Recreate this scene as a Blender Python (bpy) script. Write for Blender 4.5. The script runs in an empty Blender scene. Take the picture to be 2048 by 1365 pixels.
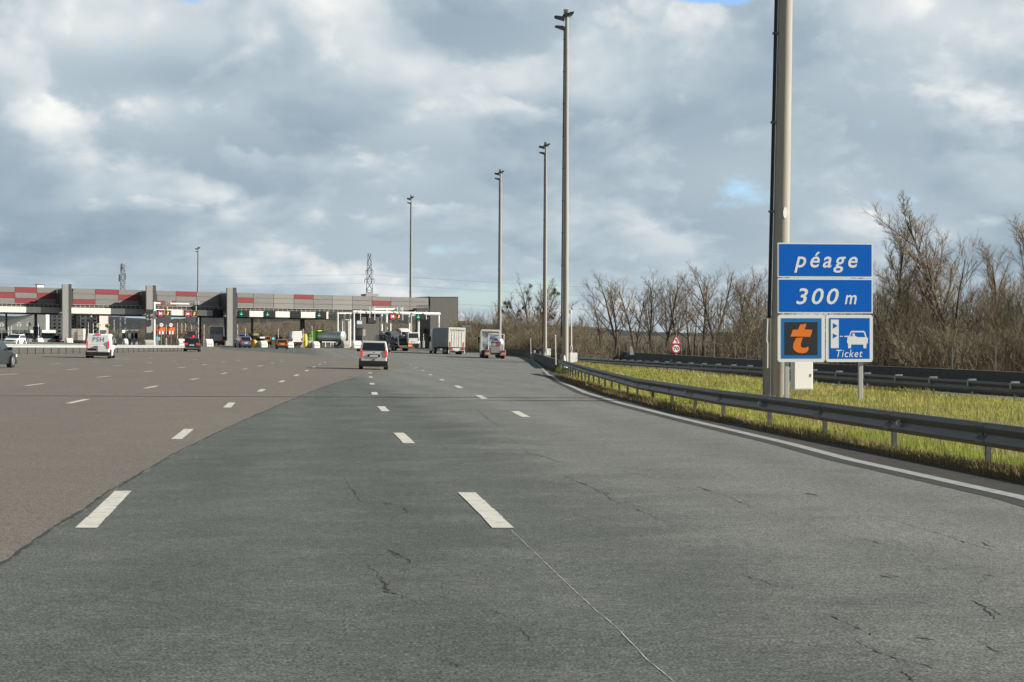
import bpy, bmesh, math, random
import numpy as np
from mathutils import Vector, Matrix
from mathutils.geometry import delaunay_2d_cdt
R = math.radians
random.seed(11)
rng = np.random.default_rng(5)
SC = bpy.context.scene
COL = SC.collection

# ------------------------------------------------------------------ camera, sky, sun, exposure
F, CX, HY, CH = 3900.0, 1024.0, 680.0, 1.56      # focal length / principal column / horizon row (2048 px wide photo), eye height
cam = bpy.data.cameras.new('camera'); camo = bpy.data.objects.new('camera', cam); COL.objects.link(camo)
cam.sensor_width = 36; cam.lens = 36 * F / 2048
cam.clip_start = 0.3; cam.clip_end = 20000
cam.shift_y = -2.5 / 2048
camo.location = (0, 0, CH); camo.rotation_euler = (R(90), 0, 0)
SC.camera = camo
SC.view_settings.view_transform = 'Standard'; SC.view_settings.look = 'None'
SC.view_settings.exposure = 0.74; SC.view_settings.gamma = 1.0

SUN_AZ, SUN_EL = 86.0, 25.5         # azimuth measured from straight behind the camera towards the right
sv = Vector((math.sin(R(SUN_AZ)) * math.cos(R(SUN_EL)), -math.cos(R(SUN_AZ)) * math.cos(R(SUN_EL)), math.sin(R(SUN_EL))))
sl = bpy.data.lights.new('sun', 'SUN'); sl.energy = 5.0; sl.angle = R(0.53); sl.color = (1.0, 0.93, 0.82)
so = bpy.data.objects.new('sun', sl); COL.objects.link(so)
so.rotation_euler = sv.to_track_quat('Z', 'Y').to_euler(); so.location = (60, -30, 60)

def build_world():
    w = bpy.data.worlds.new('World'); SC.world = w; w.use_nodes = True
    nt = w.node_tree; N = nt.nodes; L = nt.links
    for n in list(N): N.remove(n)
    out = N.new('ShaderNodeOutputWorld')
    sky = N.new('ShaderNodeTexSky'); sky.sky_type = 'NISHITA'; sky.sun_disc = False
    sky.sun_elevation = R(SUN_EL); sky.sun_rotation = math.atan2(sv.x, sv.y)
    sky.air_density = 1.0; sky.dust_density = 0.6; sky.ozone_density = 2.5
    hs = N.new('ShaderNodeHueSaturation'); hs.inputs['Saturation'].default_value = .92
    tint = N.new('ShaderNodeMix'); tint.data_type = 'RGBA'; tint.blend_type = 'MULTIPLY'; tint.inputs[0].default_value = 1; tint.inputs[7].default_value = (.74, .93, 1.2, 1)   # cold winter air
    L.new(sky.outputs[0], tint.inputs[6]); L.new(tint.outputs[2], hs.inputs['Color'])
    b1 = N.new('ShaderNodeBackground'); b1.inputs['Strength'].default_value = 0.105; L.new(hs.outputs[0], b1.inputs['Color'])
    tc = N.new('ShaderNodeTexCoord')
    sx = N.new('ShaderNodeSeparateXYZ'); L.new(tc.outputs['Generated'], sx.inputs[0])
    def math_(op, a, b=None, c=None, clamp=False):
        m = N.new('ShaderNodeMath'); m.operation = op; m.use_clamp = clamp
        for i, v in enumerate((a, b, c)):
            if v is None: continue
            if isinstance(v, (int, float)): m.inputs[i].default_value = v
            else: L.new(v, m.inputs[i])
        return m.outputs[0]
    zc = math_('MAXIMUM', sx.outputs[2], 0.0)
    zl = math_('MULTIPLY', math_('LOGARITHM', math_('ADD', zc, 0.12), math.e), 3.7)
    cx = N.new('ShaderNodeCombineXYZ')
    L.new(math_('MULTIPLY', sx.outputs[0], 10), cx.inputs[0]); L.new(math_('MULTIPLY', sx.outputs[1], 10), cx.inputs[1]); L.new(zl, cx.inputs[2])
    def noise(vec, scale, detail, rough, dist=0.0, off=None):
        if off is not None:
            a = N.new('ShaderNodeVectorMath'); a.operation = 'ADD'; L.new(vec, a.inputs[0]); a.inputs[1].default_value = off; vec = a.outputs[0]
        n = N.new('ShaderNodeTexNoise'); n.inputs['Scale'].default_value = scale; n.inputs['Detail'].default_value = detail
        n.inputs['Roughness'].default_value = rough; n.inputs['Distortion'].default_value = dist; L.new(vec, n.inputs['Vector'])
        return n.outputs['Fac']
    V = cx.outputs[0]
    O = (3.1, 1.7, 8.3)
    def smooth(v, lo, hi, a=0.0, b=1.0):
        m = N.new('ShaderNodeMapRange'); m.interpolation_type = 'SMOOTHSTEP'; L.new(v, m.inputs['Value'])
        for k_, v_ in zip(('From Min', 'From Max', 'To Min', 'To Max'), (lo, hi, a, b)): m.inputs[k_].default_value = v_
        return m.outputs[0]
    def layer(scale, off, det, rough, up):
        n0 = noise(V, scale, det, rough, .15, off)
        n1 = noise(V, scale, 4, rough, .15, tuple(o + d for o, d in zip(off, (.10/scale, -.02, up/scale))))
        mask = smooth(n0, .465, .545)
        # sunlit crest where little cloud lies towards the light, grey belly where the cloud is deep
        sh = math_('ADD', math_('MULTIPLY', math_('SUBTRACT', n0, n1), 2.3), math_('MULTIPLY', math_('SUBTRACT', n0, .54), -1.5))
        return n0, mask, sh
    a0, mA, sA = layer(.78, (3.1, 1.7, 8.3), 11, .52, .20)
    b0, mB, sB = layer(1.5, (7.7, 5.2, 2.9), 11, .54, .18)
    big = noise(V, 0.55, 3, 0.5, 0.2, (9.2, 4.4, 1.1))
    lum = math_('ADD', math_('MULTIPLY', math_('SUBTRACT', big, 0.5), .6), 0.41)
    lum = math_('ADD', lum, math_('MULTIPLY', mB, math_('ADD', math_('MULTIPLY', sB, .55), .04)))
    lum = math_('ADD', lum, math_('MULTIPLY', mA, math_('ADD', sA, .05)))
    # individual cloud masses, by direction in the sky (azimuth, elevation, size az, size el, brightness)
    def blob(px, py, rx, ry, amt):
        az = (px - CX) / F; el = (HY - py) / F
        dx = math_('DIVIDE', math_('SUBTRACT', math_('DIVIDE', sx.outputs[0], math_('MAXIMUM', sx.outputs[1], 0.05)), az), rx / F)
        dz = math_('DIVIDE', math_('SUBTRACT', zc, el), ry / F)
        r2 = math_('ADD', math_('MULTIPLY', dx, dx), math_('MULTIPLY', dz, dz))
        return math_('MULTIPLY', math_('POWER', math.e, math_('MULTIPLY', r2, -1.0)), amt)
    for b in [(900, 60, 170, 80, -.30), (360, 165, 200, 45, -.22), (610, 140, 160, 90, .20), (180, 60, 170, 60, .26), (60, 250, 80, 60, .15),
              (520, 270, 200, 40, -.12), (560, 340, 260, 50, -.20), (1160, 210, 120, 50, .22), (1330, 90, 120, 60, .12), (900, 240, 110, 40, .20), (1500, 260, 300, 60, -.14),
              (1280, 460, 240, 60, -.10), (300, 225, 60, 35, .18), (820, 345, 90, 30, .12), (130, 415, 110, 22, .10), (520, 510, 90, 40, .16), (230, 510, 100, 35, .14),
              (1900, 60, 200, 60, .16), (1850, 330, 250, 60, -.10), (1720, 450, 60, 30, .22), (1150, 455, 60, 35, .18), (300, 440, 260, 40, -.14)]:
        lum = math_('ADD', lum, blob(*b))
    ramp = N.new('ShaderNodeValToRGB'); L.new(lum, ramp.inputs[0]); cr = ramp.color_ramp
    cr.elements[0].position = 0.0; cr.elements[0].color = (.225, .300, .365, 1)
    cr.elements[1].position = 1.0; cr.elements[1].color = (.80, .80, .765, 1)
    for p, c in ((.28, (.295, .37, .43)), (.5, (.395, .465, .515)), (.75, (.595, .63, .64))):
        e = cr.elements.new(p); e.color = (*c, 1)
    b2 = N.new('ShaderNodeBackground'); L.new(ramp.outputs[0], b2.inputs['Color']); high = N.new('ShaderNodeMapRange'); L.new(sx.outputs[2], high.inputs['Value'])     # unseen upper sky dimmed to cut ambient light and deepen the shade
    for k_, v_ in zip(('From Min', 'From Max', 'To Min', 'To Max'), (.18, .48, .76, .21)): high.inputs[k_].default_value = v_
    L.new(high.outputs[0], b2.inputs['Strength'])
    # cover: gaps of open blue
    cov = math_('ADD', math_('MULTIPLY', math_('ADD', a0, b0), .85), math_('MULTIPLY', big, 0.1))
    for b in [(1430, 0, 120, 30, -.40), (370, -8, 120, 26, -.42), (1265, 388, 80, 14, -.16), (930, 590, 420, 45, -.17), (90, 15, 60, 30, -.10)]:
        cov = math_('ADD', cov, blob(*b))
    mr = N.new('ShaderNodeMapRange'); L.new(cov, mr.inputs['Value'])
    mr.inputs['From Min'].default_value = 0.60; mr.inputs['From Max'].default_value = 0.74; mr.interpolation_type = 'SMOOTHSTEP'
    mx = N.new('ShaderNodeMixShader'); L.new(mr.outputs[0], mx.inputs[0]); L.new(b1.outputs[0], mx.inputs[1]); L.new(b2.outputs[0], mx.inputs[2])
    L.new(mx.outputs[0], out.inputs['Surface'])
build_world()

# ------------------------------------------------------------------ the lie of the land
def pchip(xs, ys):
    n = len(xs); h = [xs[i+1]-xs[i] for i in range(n-1)]; dl = [(ys[i+1]-ys[i])/h[i] for i in range(n-1)]
    m = [dl[0]] + [0 if dl[i-1]*dl[i] <= 0 else 2*dl[i-1]*dl[i]/(dl[i-1]+dl[i]) for i in range(1, n-1)] + [dl[-1]]
    def f(x):
        if x <= xs[0]: return ys[0]
        if x >= xs[-1]: return ys[-1]
        i = 0
        while x > xs[i+1]: i += 1
        t = (x-xs[i])/h[i]; t2 = t*t; t3 = t2*t
        return (2*t3-3*t2+1)*ys[i] + (t3-2*t2+t)*h[i]*m[i] + (-2*t3+3*t2)*ys[i+1] + (t3-t2)*h[i]*m[i+1]
    return f
fc = pchip([0, 40, 100, 130, 160, 225, 300, 345, 420], [0, 0, -.20, -.44, -.50, -.60, -.62, -.27, -.27])
fk = pchip([0, 40, 100, 130, 160, 225, 300, 345, 420], [0, 0, .016, .0225, .0235, .028, .0285, .0115, .0115])
def Z(x, y):
    xx = max(-95, min(15, x))
    return fc(y) - fk(y) * (xx + 9)
def at(px, py, d): return Vector(((px-CX)/F*d, d, CH - (py-HY)*d/F))
def G(px, py, zf=Z, lo=3.0):
    """where the sight line through a photo pixel meets the ground"""
    k = (px-CX)/F; s = (py-HY)/F; d = lo
    prev = d
    while d < 900:
        if CH - s*d <= zf(k*d, d): break
        prev = d; d *= 1.02
    a, b = prev, d
    for _ in range(40):
        m = (a+b)/2
        if CH - s*m <= zf(k*m, m): b = m
        else: a = m
    return Vector((k*b, b, zf(k*b, b)))

# ------------------------------------------------------------------ materials
MATS = {}
def nodes_of(name):
    m = bpy.data.materials.new(name); m.use_nodes = True
    return m, m.node_tree.nodes, m.node_tree.links, m.node_tree.nodes['Principled BSDF']
def mat(name, col, rough=.6, metal=0.0, var=.0, scale=4.0, emit=0.0, spec=.5, bump=0.0, coat=0.0, stretch=None):
    if name in MATS: return MATS[name]
    m, N, L, B = nodes_of(name)
    B.inputs['Roughness'].default_value = rough; B.inputs['Metallic'].default_value = metal
    B.inputs['Specular IOR Level'].default_value = spec; B.inputs['Coat Weight'].default_value = coat
    c = (*col, 1)
    B.inputs['Base Color'].default_value = c
    if emit:
        B.inputs['Emission Color'].default_value = c; B.inputs['Emission Strength'].default_value = emit
    if var:
        g = N.new('ShaderNodeTexCoord'); mp = N.new('ShaderNodeMapping'); L.new(g.outputs['Object'], mp.inputs[0])
        if stretch: mp.inputs['Scale'].default_value = stretch
        n = N.new('ShaderNodeTexNoise'); n.inputs['Scale'].default_value = scale; n.inputs['Detail'].default_value = 6; n.inputs['Roughness'].default_value = .65
        L.new(mp.outputs[0], n.inputs['Vector'])
        r = N.new('ShaderNodeMapRange'); r.inputs['From Min'].default_value = .25; r.inputs['From Max'].default_value = .75
        r.inputs['To Min'].default_value = 1-var; r.inputs['To Max'].default_value = 1+var; L.new(n.outputs['Fac'], r.inputs['Value'])
        mx = N.new('ShaderNodeMix'); mx.data_type = 'RGBA'; mx.blend_type = 'MULTIPLY'; mx.inputs[0].default_value = 1
        mx.inputs[6].default_value = c; L.new(r.outputs[0], mx.inputs[7]); L.new(mx.outputs[2], B.inputs['Base Color'])
        if bump:
            bp = N.new('ShaderNodeBump'); bp.inputs['Strength'].default_value = bump; bp.inputs['Distance'].default_value = .02
            L.new(n.outputs['Fac'], bp.inputs['Height']); L.new(bp.outputs[0], B.inputs['Normal'])
    MATS[name] = m
    return m

def asphalt(name, dark, light, mask=None, grain=.5):
    """bitumen: stones, blotches, tyre-worn streaks; `mask` = (a, b, q0, q1): paler where a*x+b*y lies past q0..q1"""
    m, N, L, B = nodes_of(name)
    geo = N.new('ShaderNodeNewGeometry')
    def noise(scale, det, rough, st=(1, 1, 1)):
        mp = N.new('ShaderNodeMapping'); mp.inputs['Scale'].default_value = st; L.new(geo.outputs['Position'], mp.inputs[0])
        n = N.new('ShaderNodeTexNoise'); n.inputs['Scale'].default_value = scale; n.inputs['Detail'].default_value = det; n.inputs['Roughness'].default_value = rough
        L.new(mp.outputs[0], n.inputs['Vector']); return n.outputs['Fac']
    def rng_(v, a, b, c, d):
        r = N.new('ShaderNodeMapRange'); L.new(v, r.inputs['Value'])
        for k, x in zip(('From Min', 'From Max', 'To Min', 'To Max'), (a, b, c, d)): r.inputs[k].default_value = x
        return r.outputs[0]
    def mul(a, b):
        x = N.new('ShaderNodeMath'); x.operation = 'MULTIPLY'; L.new(a, x.inputs[0]); L.new(b, x.inputs[1]); return x.outputs[0]
    def add(a, b):
        x = N.new('ShaderNodeMath'); x.operation = 'ADD'; L.new(a, x.inputs[0])
        if isinstance(b, float): x.inputs[1].default_value = b
        else: L.new(b, x.inputs[1])
        return x.outputs[0]
    blot = noise(.55, 5, .62)
    patch = noise(.22, 3, .5, (1, .3, 1))
    streak = noise(1.9, 5, .65, (.8, .9, 1))
    stone = noise(55, 3, .75)
    fine = noise(170, 2, .7)
    mixv = rng_(blot, .3, .7, -.10, .26)
    mixv = add(mixv, rng_(streak, .45, .75, -.03, .34))
    mixv = add(mixv, rng_(patch, .35, .65, -.1, .16))
    if mask:
        a, b, q0, q1 = mask
        dp = N.new('ShaderNodeVectorMath'); dp.operation = 'DOT_PRODUCT'; L.new(geo.outputs['Position'], dp.inputs[0]); dp.inputs[1].default_value = (a, b, 0)
        qq = add(dp.outputs['Value'], rng_(blot, .3, .7, -.5, .5))
        mixv = add(mixv, rng_(qq, q0, q1, 0, .72))
    mx = N.new('ShaderNodeMix'); mx.data_type = 'RGBA'; L.new(mixv, mx.inputs[0]); mx.clamp_factor = True
    mx.inputs[6].default_value = (*dark, 1); mx.inputs[7].default_value = (*light, 1)
    sp = mul(rng_(stone, .32, .68, 1-grain*1.35, 1+grain*1.35), rng_(fine, .3, .7, 1-grain*.6, 1+grain*.6))
    sp = mul(sp, rng_(noise(13, 4, .7), .3, .7, 1-grain*.5, 1+grain*.5))
    wh = rng_(noise(60, 1, .5), .70, .75, 1.0, 2.3)
    sp = mul(sp, wh)
    # hairline crazing in places
    wv_ = N.new('ShaderNodeTexNoise'); wv_.inputs['Scale'].default_value = 2.5; wv_.inputs['Detail'].default_value = 6; wv_.inputs['Roughness'].default_value = .7; L.new(geo.outputs['Position'], wv_.inputs['Vector'])
    ws_ = N.new('ShaderNodeVectorMath'); ws_.operation = 'MULTIPLY_ADD'; L.new(wv_.outputs['Color'], ws_.inputs[0]); ws_.inputs[1].default_value = (.55, .55, .55); L.new(geo.outputs['Position'], ws_.inputs[2])
    vo = N.new('ShaderNodeTexVoronoi'); vo.feature = 'DISTANCE_TO_EDGE'; vo.inputs['Scale'].default_value = .62; L.new(ws_.outputs[0], vo.inputs['Vector'])
    hair = rng_(vo.outputs['Distance'], .0, .0065, 1, 0); hm = rng_(noise(.33, 4, .6), .52, .62, 0, .55)
    if mask:
        band = add(dp.outputs['Value'], rng_(blot, .3, .7, -.35, .35))
        wn = N.new('ShaderNodeMath'); wn.operation = 'PINGPONG'; L.new(band, wn.inputs[0]); wn.inputs[1].default_value = .875
        tr_ = rng_(wn.outputs[0], .15, .80, 1.05, .93); sp = mul(sp, tr_)
        st_ = rng_(noise(.9, 3, .5, (1, .6, 1)), .66, .74, 1.0, .80); sp = mul(sp, st_)
    hh = N.new('ShaderNodeMath'); hh.operation = 'SUBTRACT'; hh.inputs[0].default_value = 1; L.new(mul(hair, hm), hh.inputs[1]); sp = mul(sp, hh.outputs[0])
    m2 = N.new('ShaderNodeMix'); m2.data_type = 'RGBA'; m2.blend_type = 'MULTIPLY'; m2.inputs[0].default_value = 1
    L.new(mx.outputs[2], m2.inputs[6]); L.new(sp, m2.inputs[7]); L.new(m2.outputs[2], B.inputs['Base Color'])
    B.inputs['Roughness'].default_value = .88; B.inputs['Specular IOR Level'].default_value = .25
    bp = N.new('ShaderNodeBump'); bp.inputs['Strength'].default_value = .5; bp.inputs['Distance'].default_value = .006
    L.new(stone, bp.inputs['Height']); L.new(bp.outputs[0], B.inputs['Normal'])
    MATS[name] = m
    return m

def veg(name, cols, scale=.6, rough=.8, trans=0.0):
    m, N, L, B = nodes_of(name)
    geo = N.new('ShaderNodeNewGeometry')
    n = N.new('ShaderNodeTexNoise'); n.inputs['Scale'].default_value = scale; n.inputs['Detail'].default_value = 5; L.new(geo.outputs['Position'], n.inputs['Vector'])
    oi = N.new('ShaderNodeObjectInfo')
    ad = N.new('ShaderNodeMath'); ad.operation = 'MULTIPLY_ADD'; L.new(geo.outputs['Random Per Island'], ad.inputs[0]); ad.inputs[1].default_value = .45
    L.new(n.outputs['Fac'], ad.inputs[2])
    a2 = N.new('ShaderNodeMath'); a2.operation = 'MULTIPLY_ADD'; L.new(oi.outputs['Random'], a2.inputs[0]); a2.inputs[1].default_value = .25; L.new(ad.outputs[0], a2.inputs[2])
    r = N.new('ShaderNodeValToRGB'); L.new(a2.outputs[0], r.inputs[0])
    k = len(cols)
    r.color_ramp.elements[0].position = .3; r.color_ramp.elements[0].color = (*cols[0], 1)
    r.color_ramp.elements[1].position = 1.05 if k < 2 else 1.0; r.color_ramp.elements[1].color = (*cols[-1], 1)
    for i in range(1, k-1):
        e = r.color_ramp.elements.new(.3 + .7*i/(k-1)); e.color = (*cols[i], 1)
    L.new(r.outputs[0], B.inputs['Base Color']); B.inputs['Roughness'].default_value = rough; B.inputs['Specular IOR Level'].default_value = .2
    if trans:
        B.inputs['Transmission Weight'].default_value = 0
        t = N.new('ShaderNodeBsdfTranslucent'); L.new(r.outputs[0], t.inputs['Color'])
        mx = N.new('ShaderNodeMixShader'); mx.inputs[0].default_value = trans
        L.new(B.outputs[0], mx.inputs[1]); L.new(t.outputs[0], mx.inputs[2]); L.new(mx.outputs[0], N['Material Output'].inputs['Surface'])
    MATS[name] = m
    return m

# ------------------------------------------------------------------ mesh helpers
class MB:
    def __init__(s): s.v = []; s.f = []; s.m = []
    def face(s, pts, mi=0):
        b = len(s.v); s.v += [tuple(p) for p in pts]; s.f.append(tuple(range(b, b+len(pts)))); s.m.append(mi)
    def box(s, x0, x1, y0, y1, z0, z1, mi=0, M=None):
        b = len(s.v)
        p = [(x, y, z) for z in (z0, z1) for y in (y0, y1) for x in (x0, x1)]
        if M is not None: p = [tuple(M @ Vector(q)) for q in p]
        s.v += p
        for q in ((0, 2, 3, 1), (4, 5, 7, 6), (0, 1, 5, 4), (2, 6, 7, 3), (0, 4, 6, 2), (1, 3, 7, 5)):
            s.f.append(tuple(b+i for i in q)); s.m.append(mi)
        return s
    def obox(s, c, u, n, hu, hn, z0, z1, mi=0):
        """box about plan point c, along plan directions u and n"""
        b = len(s.v)
        for z in (z0, z1):
            for sn in (-1, 1):
                for su in (-1, 1):
                    s.v.append((c[0]+u[0]*hu*su+n[0]*hn*sn, c[1]+u[1]*hu*su+n[1]*hn*sn, z))
        for q in ((0, 2, 3, 1), (4, 5, 7, 6), (0, 1, 5, 4), (2, 6, 7, 3), (0, 4, 6, 2), (1, 3, 7, 5)):
            s.f.append(tuple(b+i for i in q)); s.m.append(mi)
        return s
    def tube(s, pts, rad, n=8, mi=0, cap=True):
        pts = [Vector(p) for p in pts]
        if not isinstance(rad, (list, tuple)): rad = [rad]*len(pts)
        b = len(s.v)
        for i, p in enumerate(pts):
            t = (pts[min(i+1, len(pts)-1)] - pts[max(i-1, 0)]).normalized()
            a = Vector((0, 0, 1)) if abs(t.z) < .9 else Vector((1, 0, 0))
            e1 = t.cross(a).normalized(); e2 = t.cross(e1)
            for k in range(n):
                an = 2*math.pi*k/n
                s.v.append(tuple(p + (e1*math.cos(an)+e2*math.sin(an))*rad[i]))
        for i in range(len(pts)-1):
            for k in range(n):
                k2 = (k+1) % n
                s.f.append((b+i*n+k, b+i*n+k2, b+(i+1)*n+k2, b+(i+1)*n+k)); s.m.append(mi)
        if cap:
            s.f.append(tuple(b+k for k in range(n))); s.m.append(mi)
            e = b+(len(pts)-1)*n; s.f.append(tuple(e+n-1-k for k in range(n))); s.m.append(mi)
        return s
    def prism(s, outline, hw, axis='x', mi=0, off=0.0):
        """outline of (y, z) points swept across x, half width hw (number or function of y, z)"""
        f = hw if callable(hw) else (lambda y, z: hw)
        b = len(s.v); n = len(outline)
        for sg in (-1, 1):
            for y, z in outline: s.v.append((off+sg*f(y, z), y, z))
        for i in range(n):
            j = (i+1) % n
            s.f.append((b+i, b+n+i, b+n+j, b+j)); s.m.append(mi)
        s.f.append(tuple(b+i for i in range(n))); s.m.append(mi)
        s.f.append(tuple(b+n+n-1-i for i in range(n))); s.m.append(mi)
        return s
    def plate(s, pts, y0, y1, mi=0):
        """flat outline of (x, z) points with thickness from y0 (front) to y1"""
        b = len(s.v); n = len(pts)
        for y in (y0, y1):
            for x, z in pts: s.v.append((x, y, z))
        s.f.append(tuple(b+i for i in range(n))); s.m.append(mi)
        s.f.append(tuple(b+n+n-1-i for i in range(n))); s.m.append(mi)
        for i in range(n):
            j = (i+1) % n
            s.f.append((b+i, b+n+i, b+n+j, b+j)); s.m.append(mi)
        return s
    def build(s, name, mats, parent=None, bevel=0.0, smooth=None, seg=2):
        me = bpy.data.meshes.new(name); me.from_pydata(s.v, [], s.f)
        if not isinstance(mats, (list, tuple)): mats = [mats]
        for m in mats: me.materials.append(m)
        if len(mats) > 1: me.polygons.foreach_set('material_index', s.m)
        bm = bmesh.new(); bm.from_mesh(me); bmesh.ops.recalc_face_normals(bm, faces=bm.faces); bm.to_mesh(me); bm.free()
        if smooth is not None:
            me.polygons.foreach_set('use_smooth', [True]*len(me.polygons)); me.set_sharp_from_angle(angle=R(smooth))
        me.update()
        o = bpy.data.objects.new(name, me); COL.objects.link(o)
        if parent: o.parent = parent
        if bevel:
            md = o.modifiers.new('bevel', 'BEVEL'); md.width = bevel; md.segments = seg; md.limit_method = 'ANGLE'; md.angle_limit = R(35)
            md.harden_normals = False
        return o

def tag(o, label=None, cat=None, group=None, kind=None):
    if label: o['label'] = label
    if cat: o['category'] = cat
    if group: o['group'] = group
    if kind: o['kind'] = kind
    return o
def thing(name, label, cat, loc=(0, 0, 0), rz=0.0, group=None):
    o = bpy.data.objects.new(name, None); COL.objects.link(o); o.location = loc; o.rotation_euler = (0, 0, rz); o.empty_display_size = .3
    return tag(o, label, cat, group)
KIDS = {}
def kids(o): return [c for c in COL.objects if c.parent == o]
def dup(o, loc, rz=0.0, label=None, scale=None, group=None):
    c = o.copy(); COL.objects.link(c); c.location = loc; c.rotation_euler = (0, 0, rz)
    if scale: c.scale = scale
    if label: c['label'] = label
    if group: c['group'] = group
    if o not in KIDS: KIDS[o] = [(k, kids(k)) for k in kids(o)]
    for k, sub in KIDS[o]:
        k2 = k.copy(); COL.objects.link(k2); k2.parent = c
        for q in sub:
            q2 = q.copy(); COL.objects.link(q2); q2.parent = k2
    return c
def text(name, body, m, parent, x0, x1, z0, z1, y, shear=0.0, space=1.0, bold=0.0, thick=.003, slope=0.0, zref=0.0):
    cu = bpy.data.curves.new('t', 'FONT'); cu.body = body; cu.shear = shear; cu.space_character = space; cu.offset = bold; cu.extrude = .01; cu.resolution_u = 3
    o = bpy.data.objects.new('t', cu); COL.objects.link(o)
    dg = bpy.context.evaluated_depsgraph_get(); me = bpy.data.meshes.new_from_object(o.evaluated_get(dg))
    bpy.data.objects.remove(o); bpy.data.curves.remove(cu)
    me.name = name
    xs = [v.co.x for v in me.vertices]; ys = [v.co.y for v in me.vertices]
    a, b, c, d = min(xs), max(xs), min(ys), max(ys)
    for v in me.vertices:
        x, yy, z = v.co
        zz_ = z0+(yy-c)/(d-c)*(z1-z0)
        v.co = (x0+(x-a)/(b-a)*(x1-x0), y+slope*(zz_-zref) - (thick if z > 0 else -.001), zz_)
    me.materials.clear(); me.materials.append(m)
    ob = bpy.data.objects.new(name, me); COL.objects.link(ob); ob.parent = parent
    return ob
def circle(cx, cz, r, n=24, a0=0): return [(cx+r*math.cos(a0+2*math.pi*i/n), cz+r*math.sin(a0+2*math.pi*i/n)) for i in range(n)]
def rrect(x0, x1, z0, z1, r, n=5):
    p = []
    for cx, cz, a in ((x1-r, z0+r, -90), (x1-r, z1-r, 0), (x0+r, z1-r, 90), (x0+r, z0+r, 180)):
        for i in range(n+1):
            t = R(a+90*i/n); p.append((cx+r*math.cos(t), cz+r*math.sin(t)))
    return p
def sheet(name, poly, off, m, step=3.0, zf=Z, kind='structure'):
    """a ground sheet inside the plan polygon, following the lie of the land"""
    poly = [Vector((p[0], p[1])) for p in poly]; pts = []
    for i, p in enumerate(poly):                          # densify the edge
        q = poly[(i+1) % len(poly)]; k = max(1, int((q-p).length/step))
        pts += [p.lerp(q, j/k) for j in range(k)]
    n = len(pts); edges = [(i, (i+1) % n) for i in range(n)]
    xs = [p.x for p in pts]; ys = [p.y for p in pts]
    x = min(xs)+step*.4
    grid = []
    row = 0
    y = min(ys)+step*.4
    while y < max(ys):
        x = min(xs)+step*(.4 if row % 2 else .9)
        while x < max(xs): grid.append(Vector((x, y))); x += step
        y += step; row += 1
    vs, es, fs, *_ = delaunay_2d_cdt(pts+grid, edges, [], 1, 1e-4)
    me = bpy.data.meshes.new(name)
    me.from_pydata([(v.x, v.y, zf(v.x, v.y)+off) for v in vs], [], [tuple(f) for f in fs])
    bm = bmesh.new(); bm.from_mesh(me); bmesh.ops.recalc_face_normals(bm, faces=bm.faces)
    if sum(f.normal.z for f in bm.faces) < 0: bmesh.ops.reverse_faces(bm, faces=bm.faces)
    bm.to_mesh(me); bm.free()
    me.materials.append(m); me.polygons.foreach_set('use_smooth', [True]*len(me.polygons))
    o = bpy.data.objects.new(name, me); COL.objects.link(o); o['kind'] = kind
    return o
def lin(pts):
    """linear interpolation table -> function"""
    def f(x):
        if x <= pts[0][0]: return pts[0][1] + (x-pts[0][0])*(pts[1][1]-pts[0][1])/(pts[1][0]-pts[0][0])
        for (a, b), (c, d) in zip(pts, pts[1:]):
            if x <= c: return b+(d-b)*(x-a)/(c-a)
        (a, b), (c, d) = pts[-2:]
        return d + (x-c)*(d-b)/(c-a)
    return f

# ------------------------------------------------------------------ base materials
DARKASP = asphalt('dark_asphalt', (.078, .091, .088), (.160, .169, .161), mask=(1, .112, 2.3, 4.6), grain=.75)
BROWNASP = asphalt('brown_asphalt', (.143, .132, .117), (.190, .177, .156), grain=.56)
SHOULD = asphalt('shoulder_asphalt', (.045, .043, .040), (.085, .080, .072), grain=.4)
RAMPASP = asphalt('ramp_asphalt', (.10, .10, .098), (.16, .16, .155), grain=.4)
CONC = mat('pale_concrete', (.33, .31, .26), .9, var=.18, scale=1.2)
WALLC = mat('weathered_concrete', (.075, .073, .068), .92, var=.3, scale=2.2, bump=.4, stretch=(1, 1, 3))
def worn_paint(name, col, under, lo, hi):
    m, N, L, B = nodes_of(name); g = N.new('ShaderNodeNewGeometry')
    def ns(sc, de, ro):
        n = N.new('ShaderNodeTexNoise'); n.inputs['Scale'].default_value = sc; n.inputs['Detail'].default_value = de; n.inputs['Roughness'].default_value = ro; L.new(g.outputs['Position'], n.inputs['Vector']); return n.outputs['Fac']
    ad = N.new('ShaderNodeMath'); ad.operation = 'MULTIPLY_ADD'; L.new(ns(70, 3, .8), ad.inputs[0]); ad.inputs[1].default_value = .6; L.new(ns(6, 5, .7), ad.inputs[2])
    r_ = N.new('ShaderNodeMapRange'); L.new(ad.outputs[0], r_.inputs['Value']); r_.inputs['From Min'].default_value = lo; r_.inputs['From Max'].default_value = hi
    x = N.new('ShaderNodeMix'); x.data_type = 'RGBA'; L.new(r_.outputs[0], x.inputs[0]); x.inputs[6].default_value = (*col, 1); x.inputs[7].default_value = (*under, 1)
    L.new(x.outputs[2], B.inputs['Base Color']); B.inputs['Roughness'].default_value = .8; MATS[name] = m; return m
PAINT = worn_paint('road_paint', (.56, .56, .51), (.20, .20, .19), .78, 1.12)
EDGEP = worn_paint('edge_line_paint', (.31, .335, .35), (.14, .145, .145), .74, 1.10)
GALV = mat('galvanised_steel', (.30, .32, .33), .5, metal=.45, var=.22, scale=3.5)
GALVD = mat('weathered_steel', (.13, .135, .138), .55, metal=.4, var=.25, scale=3)
WHITEM = mat('white_painted_metal', (.78, .78, .75), .45, var=.06, scale=2)
GREYM = mat('grey_metal', (.30, .30, .29), .5, var=.1, scale=2)
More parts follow.
